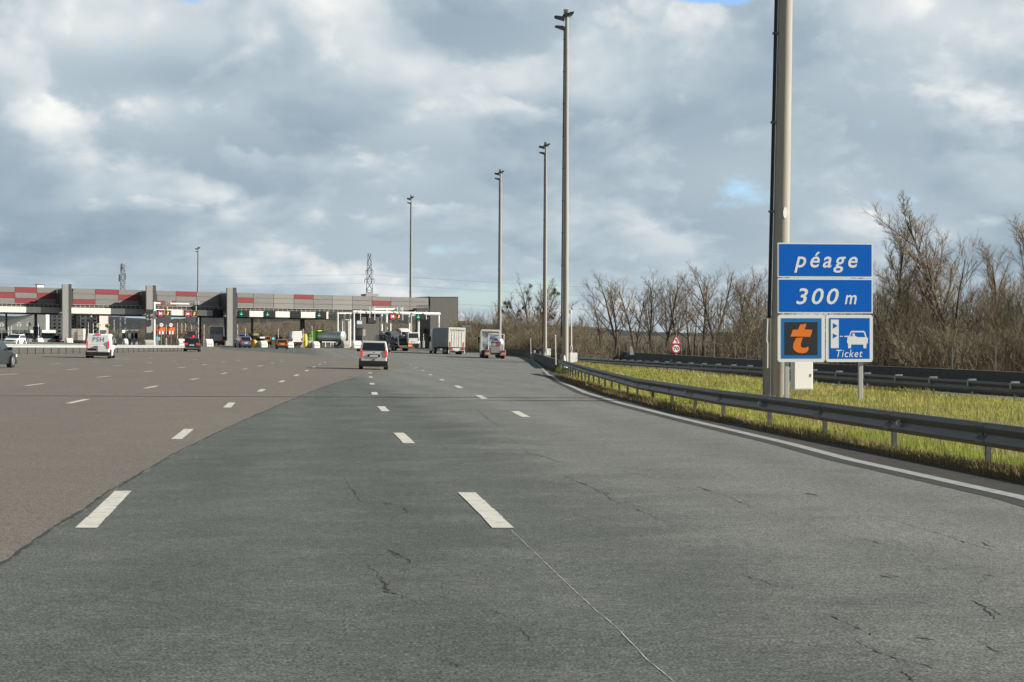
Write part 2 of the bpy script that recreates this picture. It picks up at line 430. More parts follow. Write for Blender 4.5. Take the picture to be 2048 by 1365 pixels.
DARKM = mat('dark_metal', (.045, .047, .05), .5, var=.15, scale=2)
BLACK = mat('black_plastic', (.015, .015, .016), .55)
RUBBER = mat('rubber', (.018, .018, .018), .8)
ALLOY = mat('alloy_rim', (.35, .36, .37), .35, metal=.7)
GLASS = mat('tinted_glass', (.012, .018, .024), .06, spec=.8)
REDL = mat('red_lamp', (.36, .012, .012), .25, emit=.12)
REDB = mat('brake_lamp', (.62, .03, .025), .25, emit=.4)
REDM = mat('red_panel', (.25, .042, .048), .55, var=.1, scale=3)
PLATEW = mat('number_plate', (.75, .75, .72), .4)
ORANGEP = mat('orange_plastic', (.75, .13, .02), .45)

# ------------------------------------------------------------------ ground, roads, markings
edge_px = [(2300, 1070), (2048, 997), (1700, 920), (1581, 888.5), (1478.5, 864.6), (1376, 840.6), (1307.6, 823.6), (1239, 806.5), (1171, 786),
           (1119.6, 763.7), (1092, 745), (1074, 728), (1061, 717.6), (1046, 711.5), (1024, 707.5), (1000, 705), (960, 703.3)]
EDGE = [G(*p) for p in edge_px]
def ZG(x, y):
    t = max(0, min(1, (x-4.5)/4)); t = t*t*(3-2*t)
    if y > 420: return fc(420)-fk(420)*(max(-95, min(15, x))+9) - .12 - min(4, (y-420)*.004)
    return Z(x, y)-.12 - .75*t
def big_ground():
    xs = [-4000, -2500, -1500, -900, -600, -400, -280, -200, -150] + list(range(-125, 60, 5)) + [75, 100, 150, 220, 320, 500, 800, 1400, 2500, 4000]
    ys = [-150, -60, -20, 0, 10, 20, 30] + list(range(36, 430, 7)) + [460, 520, 600, 700, 850, 1050, 1400, 2000, 3000, 5000, 9000]
    v = [(x, y, ZG(x, y)) for y in ys for x in xs]; n = len(xs)
    f = [(j*n+i, j*n+i+1, (j+1)*n+i+1, (j+1)*n+i) for j in range(len(ys)-1) for i in range(n-1)]
    me = bpy.data.meshes.new('ground'); me.from_pydata(v, [], f); me.materials.append(veg('field_soil', [(.05, .06, .025), (.09, .085, .04), (.11, .09, .06)], .05))
    me.polygons.foreach_set('use_smooth', [True]*len(f))
    o = bpy.data.objects.new('ground', me); COL.objects.link(o); o['kind'] = 'structure'
big_ground()
roadpoly = [(-34, 2.5), (8, 2.5)] + [(p.x+.12*(1 if p.y < 120 else .6), p.y) for p in EDGE] + [(-12, 372), (-16, 400), (-120, 400), (-120, 120), (-60, 60)]
sheet('road', roadpoly, 0.0, DARKASP, 3.0)
# the pale scored line and the cracks
def jag(mb, pxs, w, off, wob=.02, taper=True, stp=.09, lo=.25, hi=1.5, pits=False):
    P = [G(*p) for p in pxs]; Q = []
    for a, b in zip(P, P[1:]):
        k = max(2, int((b-a).length/stp)); Q += [a.lerp(b, i/k) for i in range(k)]
    Q.append(P[-1]); n = len(Q); b0 = len(mb.v); w_ = 0; s_ = 0
    for i, p in enumerate(Q):
        w_ = .7*w_+random.uniform(-wob, wob)
        s_ = .82*s_+random.gauss(0, .42)
        ww = w*(random.uniform(lo, hi) if not pits else .30+1.5*max(0, s_-.15)**1.4)*(min(1, 3*min(i, n-1-i)/n+.15) if taper else 1)
        mb.v += [(p.x-ww+w_, p.y+w_, Z(p.x, p.y)+off), (p.x+ww+w_, p.y+w_, Z(p.x, p.y)+off)]
    for i in range(n-1): mb.f.append((b0+2*i, b0+2*i+1, b0+2*i+3, b0+2*i+2)); mb.m.append(0)
# older brown asphalt of the left lanes
bpx = [(0, 1131), (68, 1083), (147, 1032), (232, 977), (342, 912), (444, 861), (512.7, 830), (581, 801), (645, 775), (673.5, 765.5), (728, 750), (783, 743), (810, 735.5),
       (818, 731.2), (810, 728), (790, 725.3), (742, 722.4), (701, 716.6), (605, 709), (502.6, 702.5), (440, 698.5)]
bp = [G(*p) for p in bpx]
bq = []
for a, b in zip(bp, bp[1:]):
    k = max(1, int((b-a).length/.5)); bq += [a.lerp(b, i/k)+Vector((random.gauss(0, .022), random.gauss(0, .03), 0)) for i in range(k)]
bq.append(bp[-1])
near = bp[0] + (bp[0]-bp[1]).normalized()*8
sheet('brown_road', [(-33.5, 4), (near.x, near.y)] + [(p.x, p.y) for p in bq] + [(-52, 352), (-110, 330), (-118, 130), (-60, 65)], .003, BROWNASP, 3.0)
js = MB(); jag(js, [(-70, 1200)]+bpx[:12], .012, .005, .012, False, stp=.15, lo=.2, hi=2.2); js.build('road_seam', mat('tar_seam', (.03, .03, .029), .8))['kind'] = 'structure'
# pale concrete apron in front of the toll lanes
def strip(name, pts, w0, w1, off, m, kind='structure', zf=Z, z=None):
    """ribbon along plan points, from w0 to w1 to the right of the line"""
    P = [Vector((p[0], p[1])) for p in pts]; Q = []
    for a, b in zip(P, P[1:]):
        k = max(1, int((b-a).length/2.5)); Q += [a.lerp(b, i/k) for i in range(k)]
    Q.append(P[-1]); mb = MB(); L = []
    for i, p in enumerate(Q):
        t = (Q[min(i+1, len(Q)-1)]-Q[max(i-1, 0)]).normalized(); n = Vector((t.y, -t.x))
        for w in (w0, w1):
            q = p+n*w; mb.v.append((q.x, q.y, zf(q.x, q.y)+off+.00004*q.y))
    for i in range(len(Q)-1): mb.f.append((2*i, 2*i+1, 2*i+3, 2*i+2)); mb.m.append(0)
    o = mb.build(name, m)
    if kind: o['kind'] = kind
    return o
strip('shoulder', [(p.x, p.y) for p in EDGE[:11]], -.30, .95, .002, SHOULD)
strip('edge_line', [(p.x, p.y) for p in EDGE], -.09, .09, .005, EDGEP)
strip('left_edge_line', [(p.x, p.y) for p in (G(-60, 713.5), G(34, 711), G(165, 708.7), G(300, 706), G(372, 704.4))], -.1, .1, .012, PAINT)
# broken lane lines: near and far end of every dash
DASH = [((172, 1057), (247, 983)), ((353, 879), (378, 859)), ((454, 816), (464, 806)), ((519, 784), (527, 779)), ((560.5, 765), (567, 762)), ((590, 752.5), (596, 750)),
        ((611, 743), (615.5, 741)), ((626.5, 735.5), (630, 734.2)), ((638.5, 730), (641.5, 729)), ((648.5, 725.9), (651, 725.1)),
        ((136.7, 807.5), (174.3, 799.3)), ((290.5, 777.4), (314.5, 772.6)), ((381, 760), (396.5, 757.6)), ((442.6, 748.4), (454, 746.3)), ((485.4, 739.5), (494.6, 738.1)),
        ((514.5, 733.3), (525.3, 731.6)), ((542.5, 727.6), (548, 726.8)), ((562, 723.7), (566.5, 723.1)),
        ((51, 772.3), (87, 767.8)), ((193, 755.5), (218.7, 753)), ((289, 744.5), (306, 742.3)), ((357, 736.3), (370, 734.8)), ((404.7, 730.5), (414, 729.3)), ((443, 725.3), (450, 724.5)), ((474, 721.8), (479, 721.2)),
        ((-5, 751), (34, 748.3)), ((134, 740.3), (157.5, 738.3)), ((227, 732.5), (244.5, 731.4)), ((292, 727), (304, 726.2)), ((343.5, 723.3), (352, 722.8)), ((386, 719.9), (393, 719.5)),
        ((100.5, 728.8), (122.5, 727.6)), ((180.5, 724), (198, 723.1)), ((245.5, 720.2), (258.5, 719.5)), ((297.5, 717.2), (307, 716.8)),
        ((1007, 1057), (934, 986)), ((818.7, 887.5), (797.5, 866.6)), ((771, 823.5), (762, 813.6)), ((750, 790.4), (748, 785)), ((745, 770), (743.5, 767)), ((742, 756.2), (741, 754)), ((740.6, 747.3), (740.2, 745.9)),
        ((1052, 834.8), (1029.5, 823.2)), ((969, 798.6), (956.5, 791.4)), ((922, 777), (912.7, 772)), ((886.7, 761.7), (881, 759.3)), ((863, 751), (858.7, 749.4)), ((846.5, 742.4), (844, 741.4)), ((833.7, 735.8), (831.5, 735)), ((822.8, 731), (820.6, 730.3))]
oz = lambda d: .004+.00006*d      # paint film, a little thicker where the sheets below are coarser
dm = MB()
for a, b in DASH:
    A, B = G(*a), G(*b); hw = .088
    if B.y-A.y < 2.2: B = A+(B-A).normalized()*2.2
    n = 4
    for i in range(n):
        p, q = A.lerp(B, i/n), A.lerp(B, (i+1)/n)
        j = lambda: random.uniform(-.006, .006)
        dm.face([(p.x-hw+j(), p.y, Z(p.x, p.y)+oz(p.y)), (p.x+hw+j(), p.y, Z(p.x, p.y)+oz(p.y)), (q.x+hw+j(), q.y, Z(q.x, q.y)+oz(q.y)), (q.x-hw+j(), q.y, Z(q.x, q.y)+oz(q.y))])
dm.build('lane_markings', PAINT)['kind'] = 'structure'
ck = MB()
for c in [[(1015, 875), (1033, 886), (1055, 905), (1082, 921)], [(1120, 948), (1150, 962), (1180, 973), (1207, 988), (1232, 1004)], [(1262, 1016), (1320, 1038), (1372, 1053)],
          [(1380, 968), (1460, 996), (1530, 1028)], [(1685, 1073), (1722, 1077), (1780, 1094)], [(1750, 1030), (1810, 1048), (1900, 1075), (1960, 1095), (2022, 1113)],
          [(1622, 1225), (1652, 1232), (1680, 1243), (1725, 1262)], [(1700, 1275), (1770, 1310)], [(1940, 1201), (1962, 1212), (1992, 1222), (2003, 1232)], [(1948, 1281), (1972, 1291)],
          [(1745, 1146), (1790, 1157), (1815, 1171)], [(1800, 1340), (1830, 1362)], [(776, 1100), (802, 1112)], [(733, 1128), (752, 1146), (776, 1186), (812, 1197), (850, 1200)],
          [(880, 1203), (918, 1212)], [(960, 1215), (985, 1219), (1008, 1236)], [(1035, 1250), (1067, 1292)], [(880, 1315), (905, 1325), (942, 1347)], [(770, 1005), (790, 1010)],
          [(1240, 942), (1330, 962)], [(1900, 1140), (1985, 1152), (2030, 1161)], [(1480, 1150), (1510, 1158)], [(690, 960), (720, 1000), (745, 1015)], [(1105, 1315), (1190, 1330)],
          [(950, 815), (975, 838), (990, 850)], [(1600, 985), (1650, 994)], [(1810, 1275), (1900, 1283)]]:
    jag(ck, c, .0072, .0025, .012, stp=.04, pits=True)
    for k in range(2):                                             # hairline branches
        a = random.choice(c); e = (a[0]+random.uniform(20, 75), a[1]+random.uniform(4, 24)); f = (e[0]+random.uniform(5, 40), e[1]+random.uniform(0, 14))
        jag(ck, [a, e, f], .0036, .0024, .016, stp=.05, pits=True)
ck.build('road_cracks', mat('crack_dark', (.022, .022, .021), 1))['kind'] = 'structure'  # one even dark colour for all crack strips
sc_ = MB(); jag(sc_, [(1022, 1060), (1080, 1117), (1150, 1183), (1230, 1255), (1300, 1325), (1352, 1368), (1420, 1420)], .0022, .003, .003, False)
sc_.build('scored_line', mat('pale_sealant', (.42, .42, .38), .9))['kind'] = 'structure'

# ------------------------------------------------------------------ verge, ramp road behind it
RAIL = [(14, 7.25, .50), (18, 6.85, .50), (25.2, 6.13, .50), (30, 5.6, .5), (35, 5.13, .5), (41.3, 4.42, .5), (56, 3.68, .45), (83.6, 3.36, .38), (110, 3.25, .32), (128, 3.22, .29)]
railx = lin([(d, x) for d, x, z in RAIL]); railz = lin([(d, z) for d, x, z in RAIL])
RAIL2 = [(30, 20.5, .42), (45, 16.8, .36), (55, 14.45, .32), (70, 12.35, .36), (85, 10.4, .40), (108, 8.0, .34), (130, 6.3, .26), (160, 5.4, .1), (200, 5.0, -.1)]
rail2x = lin([(d, x) for d, x, z in RAIL2]); rail2z = lin([(d, z) for d, x, z in RAIL2])
def ZV(x, y):
    a = railx(min(y, 130)); b = rail2x(y)
    zi = Z(a, y)-.09*min(1, max(0, (x-a+.75)/.5)); t = (x-(a-.1))/max(.5, b+.2-(a-.1)); t = max(0, min(1, t))
    crest = -.03 if y < 110 else -.03-(y-110)*.004
    zo = rail2z(y)-.55
    s = min(1, t*2.2); s = s*s*(3-2*s)
    z1 = zi+(crest-zi)*s
    e = max(0, (t-.6)/.4); e = e*e*(3-2*e)
    return z1+(zo-z1)*e + .03*math.sin(x*1.7+y*.9)*math.sin(y*.37)*min(1, t*6)
vl = [(railx(min(d, 130))-.78, d) for d in (10, 14, 18, 22, 26, 30, 35, 41, 48, 56, 66, 76, 90, 105, 120)] + [(3.35, 135), (3.5, 160), (3.6, 200), (3.2, 250)]
vr = [(rail2x(d)+.25, d) for d in (190, 160, 130, 108, 85, 70, 55, 45, 30)] + [(24, 16), (24, 10)]
sheet('verge', vl+vr, .012, veg('verge_soil', [(.10, .115, .025), (.15, .16, .04), (.17, .14, .07)], 1.1), 1.5, zf=ZV)
WALL2 = [(2300, 752, 66), (2048, 745, 76), (1850, 736, 88), (1640, 728, 102), (1500, 719, 126), (1350, 710, 164), (1230, 703, 213), (1140, 700, 246), (1060, 698.6, 280), (1000, 697.6, 310), (925, 696, 345)]
w2 = [at(*p) for p in WALL2]
def ramp():
    mb = MB(); L = [(d, rail2x(d)+.2, rail2z(d)-.5) for d in (25, 40, 55, 65, 76, 88, 102, 126, 164, 200)]
    wx = lin([(p.y, p.x) for p in w2]); wz = lin([(p.y, p.z) for p in w2])
    ds = [20, 30, 40, 48, 55, 62, 70, 80, 90, 102, 115, 130, 150, 175, 205]
    for d in ds:
        x1 = wx(d) if d > 60 else wx(60)+(60-d)*.35
        x0 = min(rail2x(d)+.15, x1-.5); z0 = rail2z(d)-.53; z1 = (wz(d) if d > 66 else wz(66))-1.0
        for k in range(5):
            t = k/4; mb.v.append((x0+(x1-x0)*t, d, z0+(z1-z0)*t))
    for i in range(len(ds)-1):
        for k in range(4): mb.f.append((i*5+k, i*5+k+1, i*5+6+k, i*5+5+k)); mb.m.append(0)
    o = mb.build('ramp_road', RAMPASP, smooth=40); o['kind'] = 'structure'
    ln = MB()
    for i in range(len(ds)-1):
        a, b = Vector(mb.v[i*5]), Vector(mb.v[i*5+1]); c, d_ = Vector(mb.v[i*5+5]), Vector(mb.v[i*5+6])
        if i % 1 == 0:
            f = lambda p, q, t: p.lerp(q, t)+Vector((0, 0, .012))
            ln.face([f(a, b, .10), f(a, b, .16), f(c, d_, .16), f(c, d_, .10)])
    ln.build('ramp_edge_line', PAINT)['kind'] = 'structure'
ramp()

# ------------------------------------------------------------------ concrete barriers
def wall(name, label, tops, h, m, thick=.24, flare=.2, cap=True):
    """barrier under a line of top points; wider at its foot"""
    t = thing(name, label, 'barrier', tops[0]-Vector((0, 0, h)))
    P = []
    for a, b in zip(tops, tops[1:]):
        k = max(1, int((b-a).length/3)); P += [a.lerp(b, i/k) for i in range(k)]
    P.append(tops[-1]); mb = MB(); o = t.location
    prof = [(-thick/2-flare, -h-.3), (-thick/2-flare, -h+.08), (-thick/2-.04, -h+.33), (-thick/2, 0), (thick/2, 0), (thick/2+.04, -h+.33), (thick/2+flare, -h+.08), (thick/2+flare, -h-.3)]
    n = len(prof)
    for i, p in enumerate(P):
        d = (P[min(i+1, len(P)-1)]-P[max(i-1, 0)]); d.z = 0; d.normalize(); nn = Vector((d.y, -d.x, 0))
        for a, z in prof: q = p+nn*a-o; mb.v.append((q.x, q.y, q.z+z))
    for i in range(len(P)-1):
        for k in range(n): k2 = (k+1) % n; mb.f.append((i*n+k, i*n+k2, (i+1)*n+k2, (i+1)*n+k)); mb.m.append(0)
    mb.f.append(tuple(range(n))); mb.m.append(0); e = (len(P)-1)*n; mb.f.append(tuple(range(e, e+n))); mb.m.append(0)
    mb.build('barrier_body', m, t, smooth=30)
    return t, P
par_px = [(1111, 738.5), (1098, 733), (1087, 727), (1072, 720.5), (1060, 716.3), (1040, 710.8), (1010, 706), (975, 703.6), (930, 702.6), (905, 702.0)]
par = [G(*p) for p in par_px]
for p in par: p.x += .1
def top(p, h=.80): return Vector((p.x, p.y, p.z+h))
wall('concrete_barrier', 'curved weathered concrete parapet along the right edge of the road ahead', [top(p) for p in par], .80, WALLC)
wall('concrete_barrier', 'long dark concrete wall beyond the ramp road in front of the trees', w2, 1.05, WALLC, .3, .05)

# ------------------------------------------------------------------ guard rails
def wbeam_profile(): return [(0, -.155), (.045, -.15), (.08, -.105), (.075, -.07), (.02, -.02), (.02, .02), (.075, .07), (.08, .105), (.045, .15), (0, .155)]
def guardrail(label, pts, side, post_step, m, posth=.75, double=False, start=0.0, rnd=False, tone=None, reflect=None, brackets=False, bolts=False):
    """pts: beam-top points; the beam's ribs face `side` (+1 right of travel, -1 left)"""
    t = thing('guardrail', label, 'guardrail', (pts[0].x, pts[0].y, pts[0].z-.75)); o = t.location
    P = []
    for a, b in zip(pts, pts[1:]):
        k = max(1, int((b-a).length/1.0)); P += [a.lerp(b, i/k) for i in range(k)]
    P.append(pts[-1])
    def beam(sd, offs):
        mb = MB(); pr = wbeam_profile() if not rnd else [(.10*math.cos(a)*1.0, .155*math.sin(a)) for a in [R(-90+18*i) for i in range(11)]]
        n = len(pr)*2
        for i, p in enumerate(P):
            d = (P[min(i+1, len(P)-1)]-P[max(i-1, 0)]); d.z = 0; d.normalize(); nn = Vector((d.y, -d.x, 0))*sd
            ring = [(offs+a, z) for a, z in pr]+[(offs+a-.006, z) for a, z in reversed(pr)]
            for a, z in ring: q = p+nn*a-o; mb.v.append((q.x, q.y, q.z-.155+z))
        for i in range(len(P)-1):
            for k in range(n): k2 = (k+1) % n; mb.f.append((i*n+k, i*n+k2, (i+1)*n+k2, (i+1)*n+k)); mb.m.append(0)
        for i in (0, len(P)-1): mb.f.append(tuple(range(i*n, i*n+n))); mb.m.append(0)
        return mb.build('beam', m, t, smooth=50)
    beam(side, .05)
    if double: beam(-side, .05)
    L = [0.0]; bolt = None
    for a, b in zip(pts, pts[1:]): L.append(L[-1]+(b-a).length)
    proto = pb = None; s = start; i = 0
    while s < L[-1]:
        while s > L[i+1]: i += 1
        p = pts[i].lerp(pts[i+1], (s-L[i])/(L[i+1]-L[i])); d = pts[i+1]-pts[i]; rz = math.atan2(d.y, d.x)-math.pi/2
        if proto is None:
            mb = MB()
            # C section post
            mb.box(-.034, .034, -.022, .022, -posth-.5, -.02)
            mb.box(-.034, .034, .022, .042, -posth-.5, -.02)
            proto = mb.build('post', GALVD if m is not GALV else GALV, t)
            if brackets:
                b2 = MB(); b2.box(-.12, .12, -.06, .06, -.02, .05); b2.box(-.14, -.10, -.05, .05, -.16, -.02); b2.box(.10, .14, -.05, .05, -.16, -.02)
                pb = b2.build('bracket', GALV, proto)
            q = proto
        else:
            q = proto.copy(); COL.objects.link(q)
            if pb: c = pb.copy(); COL.objects.link(c); c.parent = q
        q.location = p-o; q.rotation_euler = (0, 0, rz); s += post_step
        if bolts:                                                                # lapped joint with its bolt heads
            if bolt is None:
                mb = MB(); pr = wbeam_profile(); k = len(pr)
                for yy in (-.16, .16):
                    for a, z in pr: mb.v.append((side*(.05+a+.004), yy, z-.155))
                for i_ in range(k-1): mb.f.append((i_, i_+1, k+i_+1, k+i_)); mb.m.append(0)
                bolt = mb.build('lap_joint', m, t); mb = MB()
                mb.tube([(side*.07, 0, -.155), (side*.092, 0, -.155)], .016, 8); bh = mb.build('bolt_head', GALVD, bolt); q2 = bolt
            else:
                q2 = bolt.copy(); COL.objects.link(q2); c = bh.copy(); COL.objects.link(c); c.parent = q2
            q2.location = p-o; q2.rotation_euler = (0, 0, rz)
    if reflect:
        rp = None
        for s in reflect:
            i = 0
            while s > L[i+1]: i += 1
            p = pts[i].lerp(pts[i+1], (s-L[i])/(L[i+1]-L[i])); d = pts[i+1]-pts[i]; rz = math.atan2(d.y, d.x)-math.pi/2
            if rp is None:
                mb = MB(); mb.prism([(-.035, -.05), (-.035, .05), (.055, .015), (.055, -.015)], .02)
                rp = mb.build('reflector', mat('grey_reflector', (.42, .42, .40), .4), t); q = rp
            else: q = rp.copy(); COL.objects.link(q)
            n = Vector((math.cos(rz), math.sin(rz), 0))*side
            q.location = p-o+n*.125-Vector((0, 0, .155)); q.rotation_euler = (0, 0, rz)
    return t
r1 = [Vector((railx(d), d, railz(d))) for d in (10, 14, 18, 21, 25.2, 28, 31.5, 35, 38, 41.3, 46, 51, 56, 62, 69, 76, 83.6, 92, 101, 110, 119, 128)]
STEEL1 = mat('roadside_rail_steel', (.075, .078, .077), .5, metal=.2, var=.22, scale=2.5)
guardrail('grey steel guardrail curving along the near edge of the grass verge', r1, -1, 4.0, STEEL1, .72, start=3.2, bolts=True, reflect=[18.6, 27.5, 36, 46, 58, 72, 90], rnd=False)
r2 = [Vector((rail2x(d), d, rail2z(d))) for d in (30, 38, 45, 50, 55, 62, 70, 77, 85, 96, 108, 119, 130, 145, 160, 180, 200)]
guardrail('dark double guardrail with bright post brackets at the far edge of the verge', r2, -1, 3.3, STEEL1, .85, double=True, brackets=True)
r3 = [at(-120, 686.5, 152), at(-20, 688, 160), at(40, 689, 168), at(120, 689.6, 178), at(220, 690.3, 193), at(300, 690.8, 208), at(372, 691.2, 226)]
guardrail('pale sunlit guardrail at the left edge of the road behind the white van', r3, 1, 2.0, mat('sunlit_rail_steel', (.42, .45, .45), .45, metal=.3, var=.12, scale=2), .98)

# ------------------------------------------------------------------ vehicles
GLW = mat('lamp_glass', (.7, .72, .74), .15)
def paint(name, c, metal=0.2, rough=.35): return mat(name, c, rough, metal=metal, coat=.4)
def wheel(t, x, y, r=.33, w=.22, name='wheel'):
    mb = MB(); mb.tube([(x-w/2, y, r), (x-w*.42, y, r), (x+w*.42, y, r), (x+w/2, y, r)], [r*.93, r, r, r*.93], 18)
    o = mb.build('wheel', RUBBER, t, smooth=40)
    mb = MB(); s = 1 if x > 0 else -1
    mb.tube([(x+s*w*.505, y, r), (x+s*(w*.505+.012), y, r)], [r*.66, r*.6], 14)
    for k in range(5):
        a = 2*math.pi*k/5; M = Matrix.Translation((x+s*(w*.505+.014), y, r)) @ Matrix.Rotation(a, 4, 'X')
        mb.box(-.008, .008, -.03, .03, 0, r*.6, M=M)
    mb.build('rim', ALLOY, o)
def quad_on(mb, a, b, hw0, hw1, t0, t1, w0, w1, proud=.012):
    """window strip on a sloping end: a=(y,z) low edge, b=(y,z) high edge; from t0..t1 up it, w = share of the half width"""
    n = Vector((b[1]-a[1], -(b[0]-a[0]))).normalized()
    if n.x * (a[0]) < 0 and abs(a[0]) > .01: n = -n
    p = []
    for t, w in ((t0, w0), (t1, w1)):
        y = a[0]+(b[0]-a[0])*t+n.x*proud; z = a[1]+(b[1]-a[1])*t+n.y*proud; hw = (hw0+(hw1-hw0)*t)*w
        p.append((-hw, y, z)); p.append((hw, y, z))
    q = [p[0], p[1], p[3], p[2]]; mb.face(q)
    ins = [(x*.98, y-n.x*(proud+.03), z-n.y*(proud+.03)) for x, y, z in q]
    for i in range(4): mb.face([q[i], q[(i+1) % 4], ins[(i+1) % 4], ins[i]])
def car(name, label, cat, body, L=4.4, W=1.8, H=1.5, belt=.95, hood=.95, rear_slope=.35, wind=.9, hood_len=1.05, roof_in=.16, clear=.19, lit=False, plate=True,
        rear_glass=True, side_glass=True, bumper=BLACK, bump_h=.5, wheel_r=.33, light_z=(.72, .98), light_w=.22, light_tall=False, front=False, wins=2, high_brake=False, sidepanel=False, lamps=True):
    """a car or van about its own centre, tail at -y. Returns its root."""
    t = thing(name, label, cat); h = L/2; hw = W/2
    tail_z = belt
    low = [(-h+.10, clear), (-h, clear+.18), (-h, .62), (-h+.03, tail_z), (h-hood_len-.0, tail_z), (h-hood_len+.05, hood), (h-.25, hood-.14), (h-.03, hood-.32), (h, clear+.2), (h-.12, clear)]
    mb = MB(); mb.prism(low, lambda y, z: hw*(1-.05*max(0, (abs(y)-h*.72)/(h*.28))**1.5*2)); mb.build('body', body, t, bevel=.07, seg=3, smooth=50)
    yb0, yb1 = -h+.04, -h+.04+rear_slope; yf0, yf1 = h-hood_len+.03, h-hood_len+.03-wind
    hr = hw-roof_in
    def gw(y, z): return hw-.025-(hw-.025-hr)*max(0, (z-tail_z))/(H-tail_z)
    gh = [(yb0, tail_z-.02), (yb1, H-.06), (yb1+.22, H), (yf1-.35, H), (yf1, H-.05), (yf0, tail_z-.02)]
    mb = MB(); mb.prism(gh, gw); mb.build('cabin', body, t, bevel=.05, seg=3, smooth=50)
    if rear_glass:
        mb = MB(); quad_on(mb, (yb0, tail_z), (yb1, H-.06), gw(0, tail_z), gw(0, H-.06), .12, .9, .84, .86); mb.build('rear_window', GLASS, t)
    mb = MB(); quad_on(mb, (yf0, tail_z), (yf1, H-.05), gw(0, tail_z), gw(0, H-.05), .06, .93, .92, .92); mb.build('windscreen', GLASS, t)
    for s in (-1, 1):
        if side_glass or sidepanel:
            z0, z1 = tail_z+.05, H-.12
            def ly(z, e): return (yb0+(yb1-yb0)*(z-tail_z)/(H-tail_z)+.16) if e < 0 else (yf0+(yf1-yf0)*(z-tail_z)/(H-tail_z)-.14)
            a0, a1, b0, b1 = ly(z0, -1), ly(z1, -1), ly(z0, 1), ly(z1, 1)
            if sidepanel: a0 = a1 = b1-1.0; n = 1
            else: n = wins
            for k in range(n):
                f0, f1 = k/n+(.015 if k else 0), (k+1)/n-(.015 if k < n-1 else 0)
                mb = MB(); xx = lambda z: s*(gw(0, z)+.012)
                mb.face([(xx(z0), a0+(b0-a0)*f0, z0), (xx(z0), a0+(b0-a0)*f1, z0), (xx(z1), a1+(b1-a1)*f1, z1), (xx(z1), a1+(b1-a1)*f0, z1)])
                q = mb.v[:4]; 
                for i in range(4):
                    a, b = q[i], q[(i+1) % 4]; mb.face([a, b, (b[0]-s*.04, b[1], b[2]), (a[0]-s*.04, a[1], a[2])])
                mb.build('side_window', GLASS, t)
        wy = (-h+.19*L, h-.19*L)
        for y in wy:
            mb = MB(); mb.tube([(s*(hw-.25), y, wheel_r), (s*(hw+.006), y, wheel_r)], wheel_r+.06, 18); mb.build('wheel_arch', BLACK, t)
            wheel(t, s*(hw-.10), y, wheel_r)
        if lamps:
            mb = MB(); x1 = hw*.915; x0 = x1-light_w
            mb.box(min(s*x0, s*x1), max(s*x0, s*x1), -h-.02, -h+.20, light_z[0], light_z[1]); mb.build('tail_lamp', REDB if lit else REDL, t, bevel=.02)
        mb = MB(); mb.box(min(s*(hw-.42), s*(hw-.06)), max(s*(hw-.42), s*(hw-.06)), h-.25, h+.0, hood-.36, hood-.22); mb.build('headlamp', GLW, t, bevel=.02)
        mb = MB(); mb.box(min(s*(hw-.02), s*(hw+.20)), max(s*(hw-.02), s*(hw+.20)), yf0-.55, yf0-.42, tail_z+.0, tail_z+.17); mb.build('door_mirror', bumper, t, bevel=.03)
    mb = MB(); mb.box(-hw+.02, hw-.02, -h-.05, -h+.25, clear+.03, clear+.03+bump_h*.6); mb.build('rear_bumper', bumper, t, bevel=.05)
    mb = MB(); mb.box(-hw+.04, hw-.04, h-.3, h+.03, clear, clear+.26); mb.build('front_bumper', bumper, t, bevel=.05)
    mb = MB(); mb.box(-.5, .5, h-.1, h+.012, hood-.38, hood-.24); mb.build('grille', BLACK, t)
    if plate:
        mb = MB(); mb.box(-.27, .27, -h-.03, -h, .78 if H > 1.8 else .70, .90 if H > 1.8 else .82); mb.build('number_plate', PLATEW, t)
    if front:
        mb = MB(); mb.box(-.26, .26, h-.02, h+.02, .4, .52); mb.build('number_plate', PLATEW, t)
    if high_brake:
        mb = MB(); mb.box(-.22, .22, yb1-.05, yb1+.15, H-.09, H-.02); mb.build('brake_lamp', REDB, t)
    return t
def put(t, L, px, d, heading, base=None, z=None, front=False, tilt=None):
    """stand a vehicle with its near end at photo column px, distance d; heading in degrees right of the view axis"""
    k = (px-CX)/F; x = k*d; a = R(heading); s = L/2
    x += math.sin(a)*s; y = d+math.cos(a)*s
    if z is None: z = Z(x, y)
    # lie of the road under the wheels
    f = Vector((math.sin(a), math.cos(a), 0)); r_ = Vector((math.cos(a), -math.sin(a), 0))
    t.location = (x, y, z)
    gx = Z(x+.9*f.x*1.5, y+.9*f.y*1.5)-Z(x-.9*f.x*1.5, y-.9*f.y*1.5); gr = Z(x+r_.x*.8, y+r_.y*.8)-Z(x-r_.x*.8, y-r_.y*.8)
    pitch = math.atan2(gx, 2.7); roll = -math.atan2(gr, 1.6)
    if tilt is not None: pitch, roll = R(tilt), 0
    M = Matrix.Rotation(-a, 4, 'Z') @ Matrix.Rotation(pitch, 4, 'X') @ Matrix.Rotation(roll, 4, 'Y')
    if front: M = M @ Matrix.Rotation(math.pi, 4, 'Z')
    t.rotation_euler = M.to_euler()
    return t

